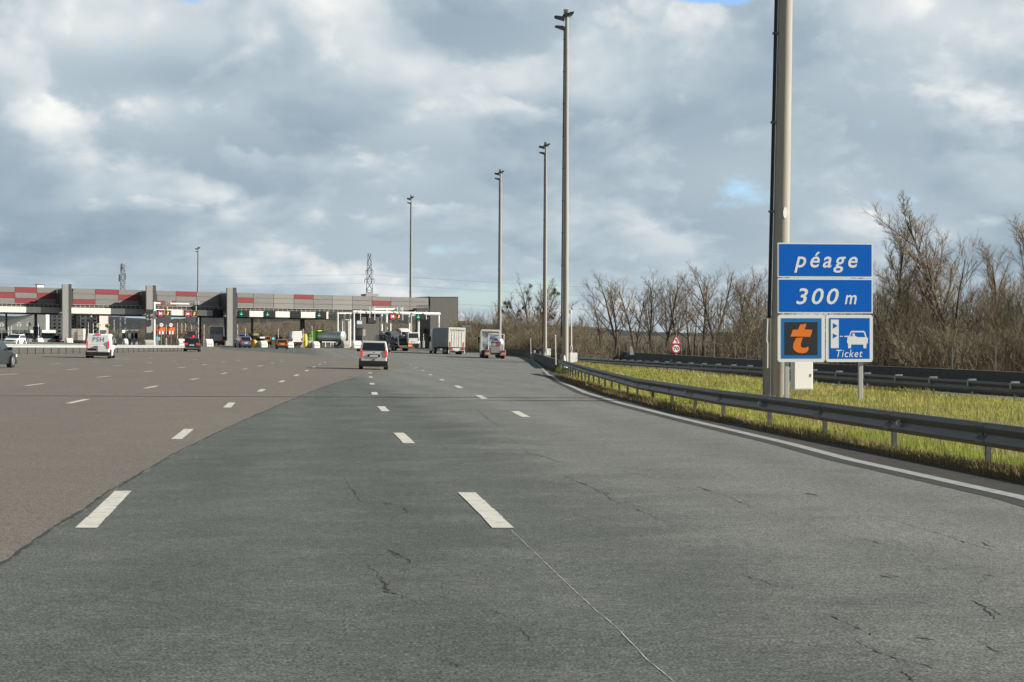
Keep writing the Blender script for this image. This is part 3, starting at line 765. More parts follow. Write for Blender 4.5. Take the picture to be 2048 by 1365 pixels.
# silver people carrier in the middle of the road
pv = car('passenger_van', 'silver passenger van driving ahead in the middle of the road, brake lamps lit', 'van', paint('silver_paint', (.62, .60, .56), .2), L=5.0, W=1.92, H=1.92, belt=1.18, hood=1.15,
         rear_slope=.22, wind=.85, hood_len=1.0, roof_in=.17, lit=True, light_z=(.84, 1.30), light_w=.15, wins=3, bumper=BLACK, bump_h=.62, wheel_r=.34, plate=False)
mb = MB(); mb.box(-.42, .42, -2.535, -2.5, .86, 1.02); b = mb.build('plate_recess', BLACK, pv)
mb = MB(); mb.box(-.27, .27, -2.545, -2.536, .865, .975); mb.build('number_plate', PLATEW, b)
mb = MB(); mb.box(-.10, .10, -2.53, -2.5, .64, .69); mb.build('tow_cover', BLACK, pv)
mb = MB(); mb.box(-.07, .07, -2.53, -2.5, 1.10, 1.16); mb.build('badge', ALLOY, pv, bevel=.02)
put(pv, 5.0, 747, 130, -4.3)
# white panel van
wv = car('panel_van', 'white panel van with blue PSH lettering on its rear doors', 'van', paint('white_van_paint', (.80, .80, .78), 0, .4), L=5.2, W=1.96, H=1.97, belt=1.05, hood=1.12, rear_slope=.10, wind=.95,
         hood_len=.95, roof_in=.14, rear_glass=False, sidepanel=True, side_glass=False, lit=True, light_z=(.80, 1.40), light_w=.11, bump_h=.5, wheel_r=.34, high_brake=True, plate=False)
mb = MB(); mb.box(-.008, .008, -2.63, -2.5, .50, 1.02); mb.build('door_seam', BLACK, wv)
mb = MB(); mb.box(-.82, -.10, -2.625, -2.6, .62, .80); mb.build('plate_recess', BLACK, wv)
mb = MB(); mb.box(-.35, -.08, -2.63, -2.6, .90, .97); mb.build('door_handle', BLACK, wv)
text('door_lettering', 'PSH', mat('faded_blue_lettering', (.10, .16, .36), .5), wv, -.42, .46, 1.34, 1.70, -2.566, space=1.15, bold=.008, slope=.1136, zref=1.03)
put(wv, 5.2, 195, 156, -6.5)
# dark suv, orange hatchback, grey mpv
su = car('suv', 'dark grey suv braking beside the end of the left guardrail', 'car', paint('dark_grey_paint', (.035, .038, .042), .3), L=4.4, W=1.84, H=1.62, belt=1.0, hood=1.0, rear_slope=.42, lit=True, high_brake=True, light_z=(.78, 1.0), light_w=.36)
mb = MB(); mb.box(-.75, .75, -2.262, -2.2, .36, .46); mb.build('bumper_trim', ALLOY, su)
put(su, 4.4, 383, 225, -7)
put(car('hatchback', 'orange hatchback heading for the toll lane with a yellow crash cushion', 'car', paint('orange_paint', (.52, .17, .03), .35), L=4.1, W=1.78, H=1.5, belt=.95, rear_slope=.45, light_z=(.75, .98), light_w=.30), 4.1, 564.5, 300, -9)
put(car('people_carrier', 'blue grey people carrier turning left towards the toll lanes', 'van', paint('blue_grey_paint', (.15, .17, .22), .4), L=4.5, W=1.84, H=1.78, belt=1.02, hood=1.0, rear_slope=.20, light_z=(.85, 1.25), light_w=.2, wins=3), 4.5, 492, 302, -22)
put(car('sedan', 'dark blue grey sedan cut off by the left edge of the picture', 'car', paint('dark_teal_paint', (.030, .042, .050), .3), L=4.8, W=1.84, H=1.46, belt=.93, hood=.92, rear_slope=.85, wind=1.0, hood_len=1.25, wheel_r=.34, bumper=paint('dark_teal_paint', (.03, .04, .05))), 4.8, -56, 100, 3)
put(car('hatchback', 'white hatchback coming towards the camera behind the left guardrail', 'car', paint('white_car_paint', (.78, .79, .78), 0, .4), L=4.1, W=1.8, H=1.5, front=True, bumper=paint('white_car_paint', (.78, .79, .78))), 4.1, 20, 258, 4, z=.82, front=True)

# ---- lorries
def box_lorry():
    t = thing('trailer_truck', 'white and grey curtain sided trailer truck driving ahead near the right edge', 'truck')
    cur = mat('grey_curtain', (.20, .215, .225), .6, var=.08, scale=.6, stretch=(1, 4, .5))
    wb = mat('white_trailer_rear', (.80, .79, .72), .5, var=.05, scale=.6)
    mb = MB(); mb.box(-1.275, 1.275, 0, .10, 1.10, 3.98); rr = mb.build('rear_doors', wb, t)
    mb = MB(); mb.box(-.012, .012, -.015, 0, 1.12, 3.94)
    for x in (-.75, -.35, .35, .75): mb.tube([(x, -.02, 1.15), (x, -.02, 3.36)], .016, 6)
    for z in (1.5, 2.6, 3.5): mb.box(-1.2, 1.2, -.008, 0, z, z+.012)
    mb.build('door_bars', wb, rr)
    text('door_lettering', 'FLEISCHMANN', mat('grey_lettering', (.10, .10, .11), .6), rr, -1.05, 1.1, 3.45, 3.75, -.004, bold=.01)
    for s in (-1, 1):
        mb = MB(); mb.box(s*1.02-.10, s*1.02+.10, -.03, 0, 1.18, 1.85); mb.build('reflector_strip', ORANGEP, rr)
    mb = MB(); mb.box(-1.26, 1.26, .10, 13.4, 1.12, 3.95); mb.build('curtain_side', cur, t)
    mb = MB(); mb.box(-1.29, 1.29, .02, 13.45, 3.95, 4.02); mb.build('roof', WHITEM, t)
    mb = MB(); mb.box(-.55, .55, .3, 13.2, .82, 1.12); mb.box(-1.2, 1.2, .15, .25, .55, 1.1); mb.build('chassis', BLACK, t)
    mb = MB(); mb.box(-1.2, 1.2, -.02, .14, .60, .98); lb = mb.build('light_bar', WHITEM, t)
    for s in (-1, 1):
        mb = MB(); mb.box(s*.86-.28, s*.86+.28, -.06, -.02, .72, .95); mb.build('tail_lamp', REDL, lb)
        mb = MB(); mb.box(s*1.2-.06, s*1.2+.06, 0, .1, .2, .6); mb.build('mudflap_stay', WHITEM, t)
        for y in (2.2, 3.5, 4.8, 12.0, 15.6): wheel(t, s*1.02, y, .5, .36)
    mb = MB(); mb.box(-.27, .27, -.03, -.02, .5, .62); mb.build('number_plate', PLATEW, lb)
    mb = MB(); mb.prism([(13.75, .6), (13.75, 3.6), (14.2, 3.9), (15.3, 3.75), (16.0, 2.6), (16.05, .45), (14, .45)], 1.22); c = mb.build('cab', paint('white_cab_paint', (.62, .64, .65), 0), t, bevel=.08)
    for s in (-1, 1):
        mb = MB(); mb.box(min(s*1.225, s*1.24), max(s*1.225, s*1.24), 14.7, 15.6, 1.9, 2.7); mb.build('side_window', GLASS, c)
        mb = MB(); mb.box(min(s*1.25, s*1.45), max(s*1.25, s*1.45), 15.6, 15.8, 1.9, 2.7); mb.build('mirror', BLACK, c)
    return t
t = box_lorry(); p = at(913, 709, 290); t.location = (p.x, p.y, Z(p.x, p.y)); t.rotation_euler = (0, R(1.6), R(12.8))
def tank_lorry():
    t = thing('tank_truck', 'stainless steel tank truck with orange corners driving round the right hand curve', 'truck')
    ss = mat('stainless_steel', (.60, .62, .66), .25, metal=.75, var=.06, scale=1.5)
    mb = MB(); mb.tube([(0, .12, 1.8), (0, .2, 1.8), (0, .38, 1.8), (0, .65, 1.8), (0, 6.5, 1.8), (0, 10.4, 1.8), (0, 10.7, 1.8)], [.35, .75, .98, 1.12, 1.14, 1.12, .6], 32); tk = mb.build('tank', ss, t, smooth=50)
    text('tank_lettering', 'A', mat('blue_logo', (.05, .10, .30), .5), tk, -.28, .22, 2.2, 2.6, .06)
    mb = MB(); mb.box(-.62, .58, .03, .08, 1.92, 2.1); mb.build('lettering_band', mat('blue_logo', (.05, .10, .30), .5), tk)
    mb = MB()
    for x in (-.92, .98): mb.tube([(x, .02, .9), (x, .02, 3.05)], .05, 8)
    mb.tube([(-.92, .02, 3.05), (.98, .02, 3.05)], .05, 8)
    for x in (-.5, .5): mb.tube([(x, .2, 3.12), (x, 10, 3.12)], .03, 6)
    mb.tube([(-.5, .2, 3.12), (.5, .2, 3.12)], .03, 6)
    mb.build('ladder_frame', WHITEM, t)
    mb = MB(); mb.box(-.62, .62, .0, .5, .72, 1.55); mb.build('rear_cabinet', mat('brushed_steel', (.45, .45, .43), .4, metal=.4), t, bevel=.03)
    mb = MB(); mb.plate([(-.42, 1.78), (-.20, 1.56+.0), (.02, 1.78), (-.20, 2.0)], -.03, 0); mb.build('hazard_diamond', mat('yellow_placard', (.75, .52, .12), .5), t)
    mb = MB(); mb.box(.08, .52, -.03, 0, 1.6, 1.92); mb.build('hazard_plate', mat('orange_placard', (.62, .08, .02), .5), t)
    for s in (-1, 1):
        mb = MB(); mb.box(s*1.0-.27, s*1.0+.27, -.06, .1, .62, 1.12); c = mb.build('light_housing', mat('pale_housing', (.5, .5, .48), .5), t)
        mb = MB(); mb.box(s*1.0-.2, s*1.0+.2, -.09, -.06, .84, 1.05); mb.build('tail_lamp', REDL, c)
        mb = MB(); mb.box(s*.93-.36, s*.93+.36, -.1, .0, .42, .62); mb.build('corner_marker', mat('orange_marker', (.85, .28, .06), .5), t)
        for y in (1.2, 2.5, 3.8, 9.6, 13.2): wheel(t, s*1.02, y, .5, .36)
    mb = MB(); mb.box(-.55, .55, .1, 13.5, .6, 1.0); mb.build('chassis', BLACK, t)
    mb = MB(); mb.prism([(11.3, .6), (11.3, 3.5), (11.6, 3.72), (12.9, 3.55), (13.6, 2.5), (13.65, .45), (11.5, .45)], 1.24); cb = mb.build('cab', paint('cream_cab_paint', (.45, .45, .42), 0), t, bevel=.1)
    mb = MB(); mb.box(-1.28, -1.12, 11.1, 11.3, .9, 3.6); mb.box(1.12, 1.28, 11.1, 11.3, .9, 3.6); mb.box(-1.12, 1.12, 11.1, 11.3, 3.45, 3.6); mb.build('wind_deflector', WHITEM, cb)
    for s in (-1, 1):
        mb = MB(); mb.box(min(s*1.28, s*1.5), max(s*1.28, s*1.5), 13.2, 13.35, 1.9, 2.7); mb.build('mirror', BLACK, cb)
    return t
t = tank_lorry(); p = at(991, 718, 244); t.location = (p.x, p.y, Z(p.x, p.y)); t.rotation_euler = (0, R(1.6), R(4.2))
# ---- car carrier and its load
def carrier():
    t = thing('car_carrier', 'loaded car carrier truck waiting under the white gantry', 'truck')
    fr = mat('carrier_frame', (.10, .11, .12), .5, var=.2)
    mb = MB(); mb.box(-1.25, 1.25, 0, 9, .75, .95)
    mb.build('lower_deck', fr, t)
    mb = MB()
    for x in (-1.2, 1.2):
        for y in (.3, 3.2, 6.5): mb.tube([(x, y, .9), (x, y+.5, 2.6)], .09, 6)
        mb.tube([(x, 1.3, 1.3), (x, 9.2, 3.2)], .10, 6)
    mb.build('deck_posts', fr, t)
    mb = MB(); M = Matrix.Translation((0, 1.2, 1.25)) @ Matrix.Rotation(R(14), 4, 'X'); mb.box(-1.25, 1.25, 0, 8.2, 0, .12, M=M); mb.build('upper_deck', fr, t)
    mb = MB(); mb.box(-1.2, 1.2, -.05, .05, .5, .75); lb = mb.build('light_bar', DARKM, t)
    for s in (-1, 1):
        mb = MB(); mb.box(s*.9-.22, s*.9+.22, -.1, -.05, .52, .72); mb.build('tail_lamp', REDL, lb)
        for y in (2.4, 3.6, 8.4, 11.6): wheel(t, s*1.0, y, .42, .34)
    mb = MB(); mb.box(.35, .95, -.08, -.04, .75, 1.1); mb.build('warning_board', mat('orange_marker', (.85, .28, .06), .5), t)
    mb = MB(); mb.prism([(9.6, .6), (9.6, 2.8), (11.2, 2.75), (12.0, 2.0), (12.05, .45), (9.8, .45)], 1.2); mb.build('cab', paint('grey_cab_paint', (.25, .27, .30)), t, bevel=.08)
    return t
cr = carrier(); p = at(812, 702, 318); cr.location = (p.x, p.y, Z(p.x, p.y)); cr.rotation_euler = (0, 0, R(24))
def load(t, px, py, d, heading, tilt, L):
    p = at(px, py, d); a = R(heading); t.location = p
    t.rotation_euler = (Matrix.Rotation(-a, 4, 'Z') @ Matrix.Rotation(R(tilt), 4, 'X')).to_euler()
cv = car('camper_van', 'white high roofed van carried at the tail of the car carrier', 'van', WHITEM, L=5.4, W=2.0, H=2.3, belt=1.25, hood=1.1, rear_slope=.06, roof_in=.10, lamps=True, light_z=(.9, 1.3), light_w=.12, wins=2, bump_h=.4)
load(cv, 822, 693.2, 321.5, -12, 0, 5.4)
load(car('dark_suv', 'grey car on the lower deck of the car carrier beside the white van', 'car', paint('grey_car_paint', (.12, .12, .13)), L=4.4, W=1.85, H=1.65, belt=1.0), 803, 694.5, 322, -14, 4, 4.4)
load(car('white_suv', 'white car tilted nose up at the top of the car carrier', 'car', paint('white_car_paint', (.78, .79, .78), 0), L=4.5, W=1.9, H=1.65, belt=1.0), 806, 676.5, 325, -16, 14, 4.5)
load(car('silver_hatchback', 'silver car tilted tail down in the middle of the car carrier', 'car', paint('pale_grey_paint', (.42, .44, .48)), L=4.4, W=1.85, H=1.6, belt=1.0), 795, 688, 322.5, -26, 26, 4.4)
load(car('dark_van', 'dark van tilted tail down at the left of the car carrier', 'van', paint('dark_van_paint', (.10, .115, .14)), L=4.9, W=1.9, H=1.9, belt=1.15), 784, 686, 323, -28, 26, 4.9)

# ------------------------------------------------------------------ toll plaza
A0 = Vector((-89.3, 340.0)); B0 = Vector((-15.85, 377.0)); U = (B0-A0).normalized(); NN = Vector((U.y, -U.x))     # NN points out towards the traffic
def tpl(px, off=0.0):
    """plan point on a line parallel to the facade, `off` metres in front of it, seen at column px"""
    k = (px-CX)/F; a = A0+NN*off
    t = (k*a.y-a.x)/(U.x-k*U.y)
    return a+U*t
def T(px, py, off=0.0):
    p = tpl(px, off); return Vector((p.x, p.y, CH-(py-HY)*p.y/F))
ROT = math.atan2(U.y, U.x)
def slab(mb, px0, px1, ya, yb, off0, off1, mi=0):
    """ya(px), yb(px): upper and lower photo rows at the front face (off1); depth from off0 back to off1 front"""
    fa = ya if callable(ya) else (lambda x: ya); fb = yb if callable(yb) else (lambda x: yb)
    P = []
    for px in (px0, px1):
        q = tpl(px, off1); zt = CH-(fa(px)-HY)*q.y/F; zb = CH-(fb(px)-HY)*q.y/F
        r = q-NN*(off1-off0)
        P += [Vector((q.x, q.y, zb)), Vector((q.x, q.y, zt)), Vector((r.x, r.y, zb)), Vector((r.x, r.y, zt))]
    b = len(mb.v); mb.v += [tuple(p) for p in P]
    for f in ((0, 4, 5, 1), (2, 3, 7, 6), (0, 1, 3, 2), (4, 6, 7, 5), (1, 5, 7, 3), (0, 2, 6, 4)): mb.f.append(tuple(b+i for i in f)); mb.m.append(mi)
ytop = lambda x: 573+.0267*x
ybot = lambda x: 607+.018*x
bt = lambda x: 613+.0183*x
bb = lambda x: 624.6+.0185*x
toll = thing('toll_plaza', 'long grey and red panelled toll plaza canopy across the motorway', 'toll plaza')
PERF = mat('perforated_grey_panel', (.215, .21, .20), .6, var=.16, scale=1.6, stretch=(1, 1, 5))
PERF2 = mat('paler_grey_panel', (.27, .26, .24), .6, var=.12, scale=1.6, stretch=(1, 1, 5))
WHB = mat('cream_beam_cladding', (.78, .765, .67), .6, var=.04, scale=.8)
PYL = mat('pylon_cladding', (.27, .265, .255), .6, var=.06, scale=.8, stretch=(6, 6, .3))
SIGNB = mat('sign_black', (.010, .011, .012), .45)
cols = [[-60, -14, 30, 74, 119], [146, 190.5, 237, 283], [312, 352, 393, 440], [474, 507, 547.5, 588, 627, 664.5, 705, 744, 782, 820, 857]]
red = {(0, 1, 1), (0, 2, 0), (0, 2, 2), (0, 3, 1), (1, 0, 2), (1, 1, 0), (1, 2, 1), (2, 0, 2), (2, 1, 0), (3, 0, 1), (3, 3, 0), (3, 7, 1), (0, 0, 0)}
back = MB(); slab(back, -120, 857, lambda x: ytop(x)+.6, lambda x: ybot(x)-.3, -5.0, -.12); back.build('canopy_block', mat('canopy_frame_grey', (.09, .09, .09), .7), toll)
for si, cc in enumerate(cols):
    gp = MB()
    for ci, (a, b) in enumerate(zip(cc, cc[1:])):
        for ri in range(3):
            fa = lambda x, r=ri: ytop(x)+(ybot(x)-ytop(x))*r/3+.25
            fb = lambda x, r=ri: ytop(x)+(ybot(x)-ytop(x))*(r+1)/3-.25
            if (si, ci, ri) in red:
                mb = MB(); slab(mb, a+.35, b-.35, fa, fb, -.10, .02); mb.build('red_panel', REDM, toll)
            else: slab(gp, a+.35, b-.35, fa, fb, -.10, .0, 1 if (si == 3 and ci in (5, 2)) else 0)
    gp.build('grey_panel_wall', [PERF, PERF2], toll)
# walkway: beam, recess and railing
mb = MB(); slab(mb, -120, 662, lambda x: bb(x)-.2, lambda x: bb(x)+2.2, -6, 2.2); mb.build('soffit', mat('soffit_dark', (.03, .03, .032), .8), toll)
wb, gb, kb = MB(), MB(), MB()
for a, b in ((-120, 82), (142, 250), (343, 365), (396, 414), (499, 528), (551, 580), (602, 631)): slab(wb, a, b, bt, bb, 1.9, 2.3)
for a, b in ((82, 124), (250, 293), (314, 343), (365, 396), (414, 426), (446, 454), (470, 477), (528, 529.5), (580, 582.5), (631, 633.5)): slab(gb, a, b, bt, bb, 1.9, 2.28)
for a, b in ((426, 446), (477, 499), (529.5, 551), (582.5, 602), (633.5, 653)): slab(kb, a, b, lambda x: bt(x)-.4, lambda x: bb(x)+.8, 1.9, 2.45)
wb.build('white_beam', WHB, toll); gb.build('grey_beam', GREYM, toll); kb.build('sign_boxes', SIGNB, toll)
mb = MB(); slab(mb, 653, 656.5, lambda x: bt(x)-1, lambda x: bb(x)+1.5, 1.6, 2.4); mb.build('beam_end', WHB, toll)
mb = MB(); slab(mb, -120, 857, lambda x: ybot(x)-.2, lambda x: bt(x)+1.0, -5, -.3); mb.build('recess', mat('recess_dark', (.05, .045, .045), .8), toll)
ra = MB()
x = -60
while x < 690:
    if not any(p-2 < x < p+19 for p in (124, 291, 452)):
        a, b = T(x, ybot(x)-.3, 2.1), T(x, bt(x)+.4, 2.1); ra.tube([a, b], .035, 5)
    x += 9.2
for a, b in ((-60, 123), (146, 291), (314, 452), (474, 705)):
    ra.tube([T(a, ybot(a)+.1, 2.1), T(b, ybot(b)+.1, 2.1)], .045, 5); ra.tube([T(a, ybot(a)+3.1, 2.1), T(b, ybot(b)+3.1, 2.1)], .025, 5)
ra.build('railing', mat('railing_steel', (.42, .43, .41), .5), toll)
# pylons with their deep fins
for a, b, c, yt, yb_ in ((125, 137, 143, 569, 690.5), (293, 305.5, 312, 571.5, 691), (454.5, 465.5, 473, 576, 692)):
    mb = MB(); slab(mb, a, b, yt, yb_, 5.0, 5.6); p = mb.build('pylon', PYL, toll)
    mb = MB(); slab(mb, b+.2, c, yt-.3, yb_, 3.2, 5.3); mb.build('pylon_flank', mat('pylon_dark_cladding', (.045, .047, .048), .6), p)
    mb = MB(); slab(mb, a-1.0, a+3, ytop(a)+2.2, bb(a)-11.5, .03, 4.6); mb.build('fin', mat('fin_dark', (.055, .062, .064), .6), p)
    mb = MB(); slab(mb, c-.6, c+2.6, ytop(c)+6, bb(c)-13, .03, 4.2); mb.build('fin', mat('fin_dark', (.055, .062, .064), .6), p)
    mb = MB(); slab(mb, a-3, a+4, yb_-10, yb_, 5.5, 6.2); mb.build('pylon_foot', CONC, p)
    mb = MB(); q = T(a-7, ytop(a)+8, 1.2); mb.box(q.x-.35, q.x+.35, q.y-.4, q.y+.4, q.z-.25, q.z+.3); mb.build('floodlight', WHITEM, p, bevel=.05)
# columns under the canopy
for x, yb_ in ((12, 690), (70, 690), (150, 690), (196, 690), (300, 690), (400, 690), (450, 690), (504, 691), (602, 692), (607, 692)):
    mb = MB(); slab(mb, x, x+2.6, bb(x), yb_, -3.4, -2.8); mb.build('column', mat('column_dark', (.05, .052, .055), .6), toll)
# lane arrows on the beam
GREENE = mat('green_led', (.02, .50, .30), .5, emit=.45)
ORE = mat('amber_led', (.9, .33, .03), .5, emit=.7)
REDE = mat('red_led', (.55, .04, .06), .5, emit=.2)
WHE = mat('white_led', (.8, .8, .85), .5, emit=.25)
def local(name, label, cat, px, py, off, group=None, rz=None):
    p = T(px, py, off); return thing(name, label, cat, p, ROT if rz is None else rz, group)
def arrow(t, s, y, m):
    mb = MB(); mb.plate([(-.09*s, .5*s), (-.09*s, -.05*s), (-.5*s, -.05*s), (-.42*s, -.22*s), (0, -.5*s), (.42*s, -.22*s), (.5*s, -.05*s), (.09*s, -.05*s), (.09*s, .5*s)], y-.03, y); return mb.build('arrow', m, t)
for x in (482.5, 535, 638):
    q = T(x, (bt(x)+bb(x))/2, 2.5); sub = bpy.data.objects.new('lane_signal', None); COL.objects.link(sub); sub.parent = toll; sub.location = q; sub.rotation_euler = (0, 0, ROT)
    arrow(sub, .62, -.01, GREENE)
# right hand block and rooms
DB = mat('charcoal_cladding', (.095, .094, .088), .55, var=.08, scale=1.0, stretch=(5, 5, .2))
bd = thing('toll_building', 'tall windowless charcoal clad building at the right end of the toll plaza', 'building')
mb = MB(); slab(mb, 860.5, 916.5, lambda x: 594+(x-860)*.01, 699, -7, 0); mb.build('wall', DB, bd)
mb = MB()
for i in range(24): slab(mb, 862+i*2.3, 862.5+i*2.3, 595.2, 698, 0, .012)
mb.build('cladding_ribs', mat('charcoal_ribs', (.075, .075, .07), .55), bd)
mb = MB(); slab(mb, 860, 917, 593.4, 594.4, -7.1, .12); mb.build('parapet', GREYM, bd)
mb = MB(); slab(mb, 857.2, 860.4, 598, 640, -2, -.6); mb.build('downpipe_panel', mat('pale_grey_strip', (.45, .47, .48), .5), bd)
mb = MB(); slab(mb, 840, 860, 659, 698, -4, -1.5); mb.build('side_room', mat('door_grey', (.12, .12, .12), .6), bd)
mb = MB(); slab(mb, 850, 852.5, 657, 668, -1.4, -1.2); mb.build('door_vent', BLACK, bd)
rm = thing('toll_control_room', 'dark grey control room block under the right half of the canopy', 'building')
mb = MB(); slab(mb, 724, 758, lambda x: 622, 693, -6, -1); mb.build('wall', DB, rm)
mb = MB(); slab(mb, 736, 753, 633, 646, -1, -.8); mb.build('dark_sign', BLACK, rm)
mb = MB(); slab(mb, 719, 731, 659, 672, -.8, 1.0); mb.build('cabinet', CONC, rm)
mb = MB(); slab(mb, 714, 724, 642, 657, -.5, -.3); mb.build('notice_board', mat('pale_notice', (.5, .55, .6), .5), rm)
st = thing('access_gangway', 'dark metal gangway between the canopy and the charcoal building', 'gangway')
mb = MB(); slab(mb, 833, 859, lambda x: 617-(x-833)*.04, 624.5, .3, 2.2); mb.build('side_wall', DARKM, st)
mb = MB()
for x in (834, 839, 844, 849, 854, 858):
    mb.tube([T(x, 611.5, 1.2), T(x, 617.5, 1.2)], .05, 5)
mb.tube([T(834, 611.5, 1.2), T(858, 611, 1.2)], .05, 5); mb.build('handrail', DARKM, st)
ac = thing('roof_unit', 'flat dark rooftop unit on the canopy beneath the lattice pylon', 'roof unit')
mb = MB(); slab(mb, 732, 757, 588.2, 592.8, -3.5, -1); mb.build('casing', GREYM, ac)
ab = thing('roof_antenna', 'white antenna box on the left end of the canopy roof', 'antenna')
mb = MB(); slab(mb, 74, 88, 570.5, 575.5, -3, -1.8); mb.build('casing', WHITEM, ab)
mb = MB(); mb.tube([T(70, 569.3, -2), T(90, 570.5, -2)], .08, 5); mb.tube([T(76, 568, -2), T(76, 573, -2)], .06, 5); mb.build('mast_arm', DARKM, ab)

# white gantry in front of the lorry lanes
def gpipe(mb, a, b, r, off, off2=None): mb.tube([T(*a, off), T(*b, off if off2 is None else off2)], r, 8)
ga = thing('lorry_lane_gantry', 'white tubular gantry over the lorry lanes at the right of the toll plaza', 'gantry')
def gpart(name, a, b, r, off, m=WHITEM): mb = MB(); gpipe(mb, a, b, r, off); return mb.build(name, m, ga)
gpart('crossbeam', (706, 624.5), (880, 628.5), .30, 6)
gpart('crossbeam', (742, 619), (804, 620), .24, 3)
for x, y0, y1, r in ((708, 623, 694, .17), (877.5, 627, 697, .17), (773, 620, 694, .20), (763.5, 627, 694, .17), (781, 640, 694, .14), (818.5, 629, 694, .19)): gpart('post', (x, y0), (x, y1), r, 6 if x != 773 else 3.5)
hang = MB()
for x, y0, y1 in ((739.5, 614, 636), (749.5, 613, 641), (794.5, 615, 638), (805.5, 614, 641), (721, 620, 641), (830, 622, 640), (852.5, 623, 639)):
    hang.tube([T(x, y0, 6.6), T(x, y1, 6.6)], .08, 6)
for x in (743, 746, 799, 802): hang.box(*(lambda q: (q.x-.25, q.x+.25, q.y-.3, q.y+.3, q.z-.3, q.z+.3))(T(x, 618.5, 3.6)))
hang.build('camera_hangers', WHITEM, ga)
gpart('post', (837, 640), (837, 686), .19, 6.2)
for px_, n_ in ((675.5, 1), (689.5, 1), (700.5, 1)):
    pass
gb2 = thing('lane_gantry', 'small white portal of slim posts left of the control room', 'gantry')
for x, y0, y1, r in ((675.5, 628, 694, .15), (689.5, 627, 694, .15), (700.5, 627, 694, .15), (685.2, 642, 695, .12), (697.2, 642, 690, .12)):
    mb = MB(); gpipe(mb, (x, y0), (x, y1), r, 5); mb.build('post', WHITEM, gb2)
mb = MB(); gpipe(mb, (674, 627.2), (703, 627), .15, 5); gpipe(mb, (684, 640), (698, 640), .06, 5); mb.build('crossbeam', WHITEM, gb2)
gl = thing('speed_sign_gantry', 'white cantilever gantry carrying two speed signs beside the second pylon', 'gantry')
mb = MB(); gpipe(mb, (308.5, 604), (308.5, 691), .20, 7); mb.build('post', WHITEM, gl)
mb = MB(); gpipe(mb, (306.5, 607), (389, 609), .17, 7); mb.build('crossbeam', WHITEM, gl)
mb = MB(); gpipe(mb, (309, 619.8), (343, 620.5), .12, 7); mb.build('brace', WHITEM, gl)
mb = MB()
for xs_ in ((331, 335, 340), (389, 392, 396)):
    mb = MB()
    for x in xs_: q = T(x, 606, 7.4); mb.box(q.x-.14, q.x+.14, q.y-.2, q.y+.2, q.z-.35, q.z+.35)
    mb.tube([T(xs_[0]+3, 602, 7.3), T(xs_[0]+3, 622, 7.2)], .09, 6); mb.tube([T(xs_[0]-1, 606, 7.4), T(xs_[2]+1, 606, 7.4)], .06, 6)
    mb.build('camera_cluster', mat('pale_equipment', (.5, .5, .47), .5), gl)
def led_speed(label, px, py, off, r=.55):
    t = local('speed_limit_display', label, 'led sign', px, py, off)
    mb = MB(); mb.box(-r*1.15, r*1.15, .02, .25, -r*1.15, r*1.15); mb.build('casing', SIGNB, t)
    mb = MB(); n = 28
    o_, i_ = circle(0, 0, r, n), circle(0, 0, r*.74, n)
    for k in range(n): mb.face([(o_[k][0], -.02, o_[k][1]), (o_[(k+1) % n][0], -.02, o_[(k+1) % n][1]), (i_[(k+1) % n][0], -.02, i_[(k+1) % n][1]), (i_[k][0], -.02, i_[k][1])])
    mb.build('red_ring', REDE, t)
    text('numerals', '30', WHE, t, -r*.55, r*.52, -r*.38, r*.38, -.02, bold=.03)
    return t
def amber(label, px, py, off, r=.5):
    t = local('lane_arrow_display', label, 'led sign', px, py, off)
    mb = MB(); mb.box(-r, r, .02, .25, -r, r); mb.build('casing', SIGNB, t)
    mb = MB(); mb.box(-r*1.02, r*1.02, -.01, .02, -r*1.02, -r*.94); mb.box(-r*1.02, r*1.02, -.01, .02, r*.94, r*1.02); mb.box(-r*1.02, -r*.94, -.01, .02, -r*.93, r*.93); mb.box(r*.94, r*1.02, -.01, .02, -r*.93, r*.93); mb.build('frame', GREYM, t)
    mb = MB(); mb.plate([(-.35*r, .55*r), (.1*r, .6*r), (.45*r, .3*r), (.1*r, .15*r), (.3*r, -.1*r), (-.05*r, -.6*r), (-.4*r, -.55*r), (-.45*r, -.2*r), (-.1*r, 0), (-.15*r, .25*r)], -.03, .0); mb.build('amber_symbol', ORE, t)
led_speed('lit speed limit 30 sign nearest the second pylon', 321, 627.5, 7.6); amber('amber lit sign right of the speed sign nearest the second pylon', 336, 627.2, 7.6)
led_speed('lit speed limit 30 sign at the free end of the cantilever gantry', 375.5, 628.2, 7.6); amber('amber lit sign at the free end of the cantilever gantry', 389, 628, 7.6)
led_speed('lit speed limit 30 sign hung from the white lorry lane gantry', 785.5, 633.5, 7.0, .58); amber('amber lit sign hung from the white lorry lane gantry', 798, 633.5, 7.0)
t = local('lane_signal_display', 'green arrow signal hung at the right of the lorry lane gantry', 'led sign', 836.5, 633.5, 7.0)
mb = MB(); mb.box(-.45, 1.35, .02, .25, -.48, .48); mb.build('casing', SIGNB, t); arrow(t, .7, -.01, GREENE)
# hanging boards: dark boards under the two speed signs
for lab, x0, x1 in (('dark board hung under the left speed sign', 314, 342), ('dark board hung under the right speed sign', 373, 395)):
    t = thing('dark_board', lab, 'board'); mb = MB(); slab(mb, x0, x1, 633, 651 if x0 < 350 else 645, 2.4, 2.7); mb.build('panel', mat('slate_board', (.045, .05, .065), .5), t)

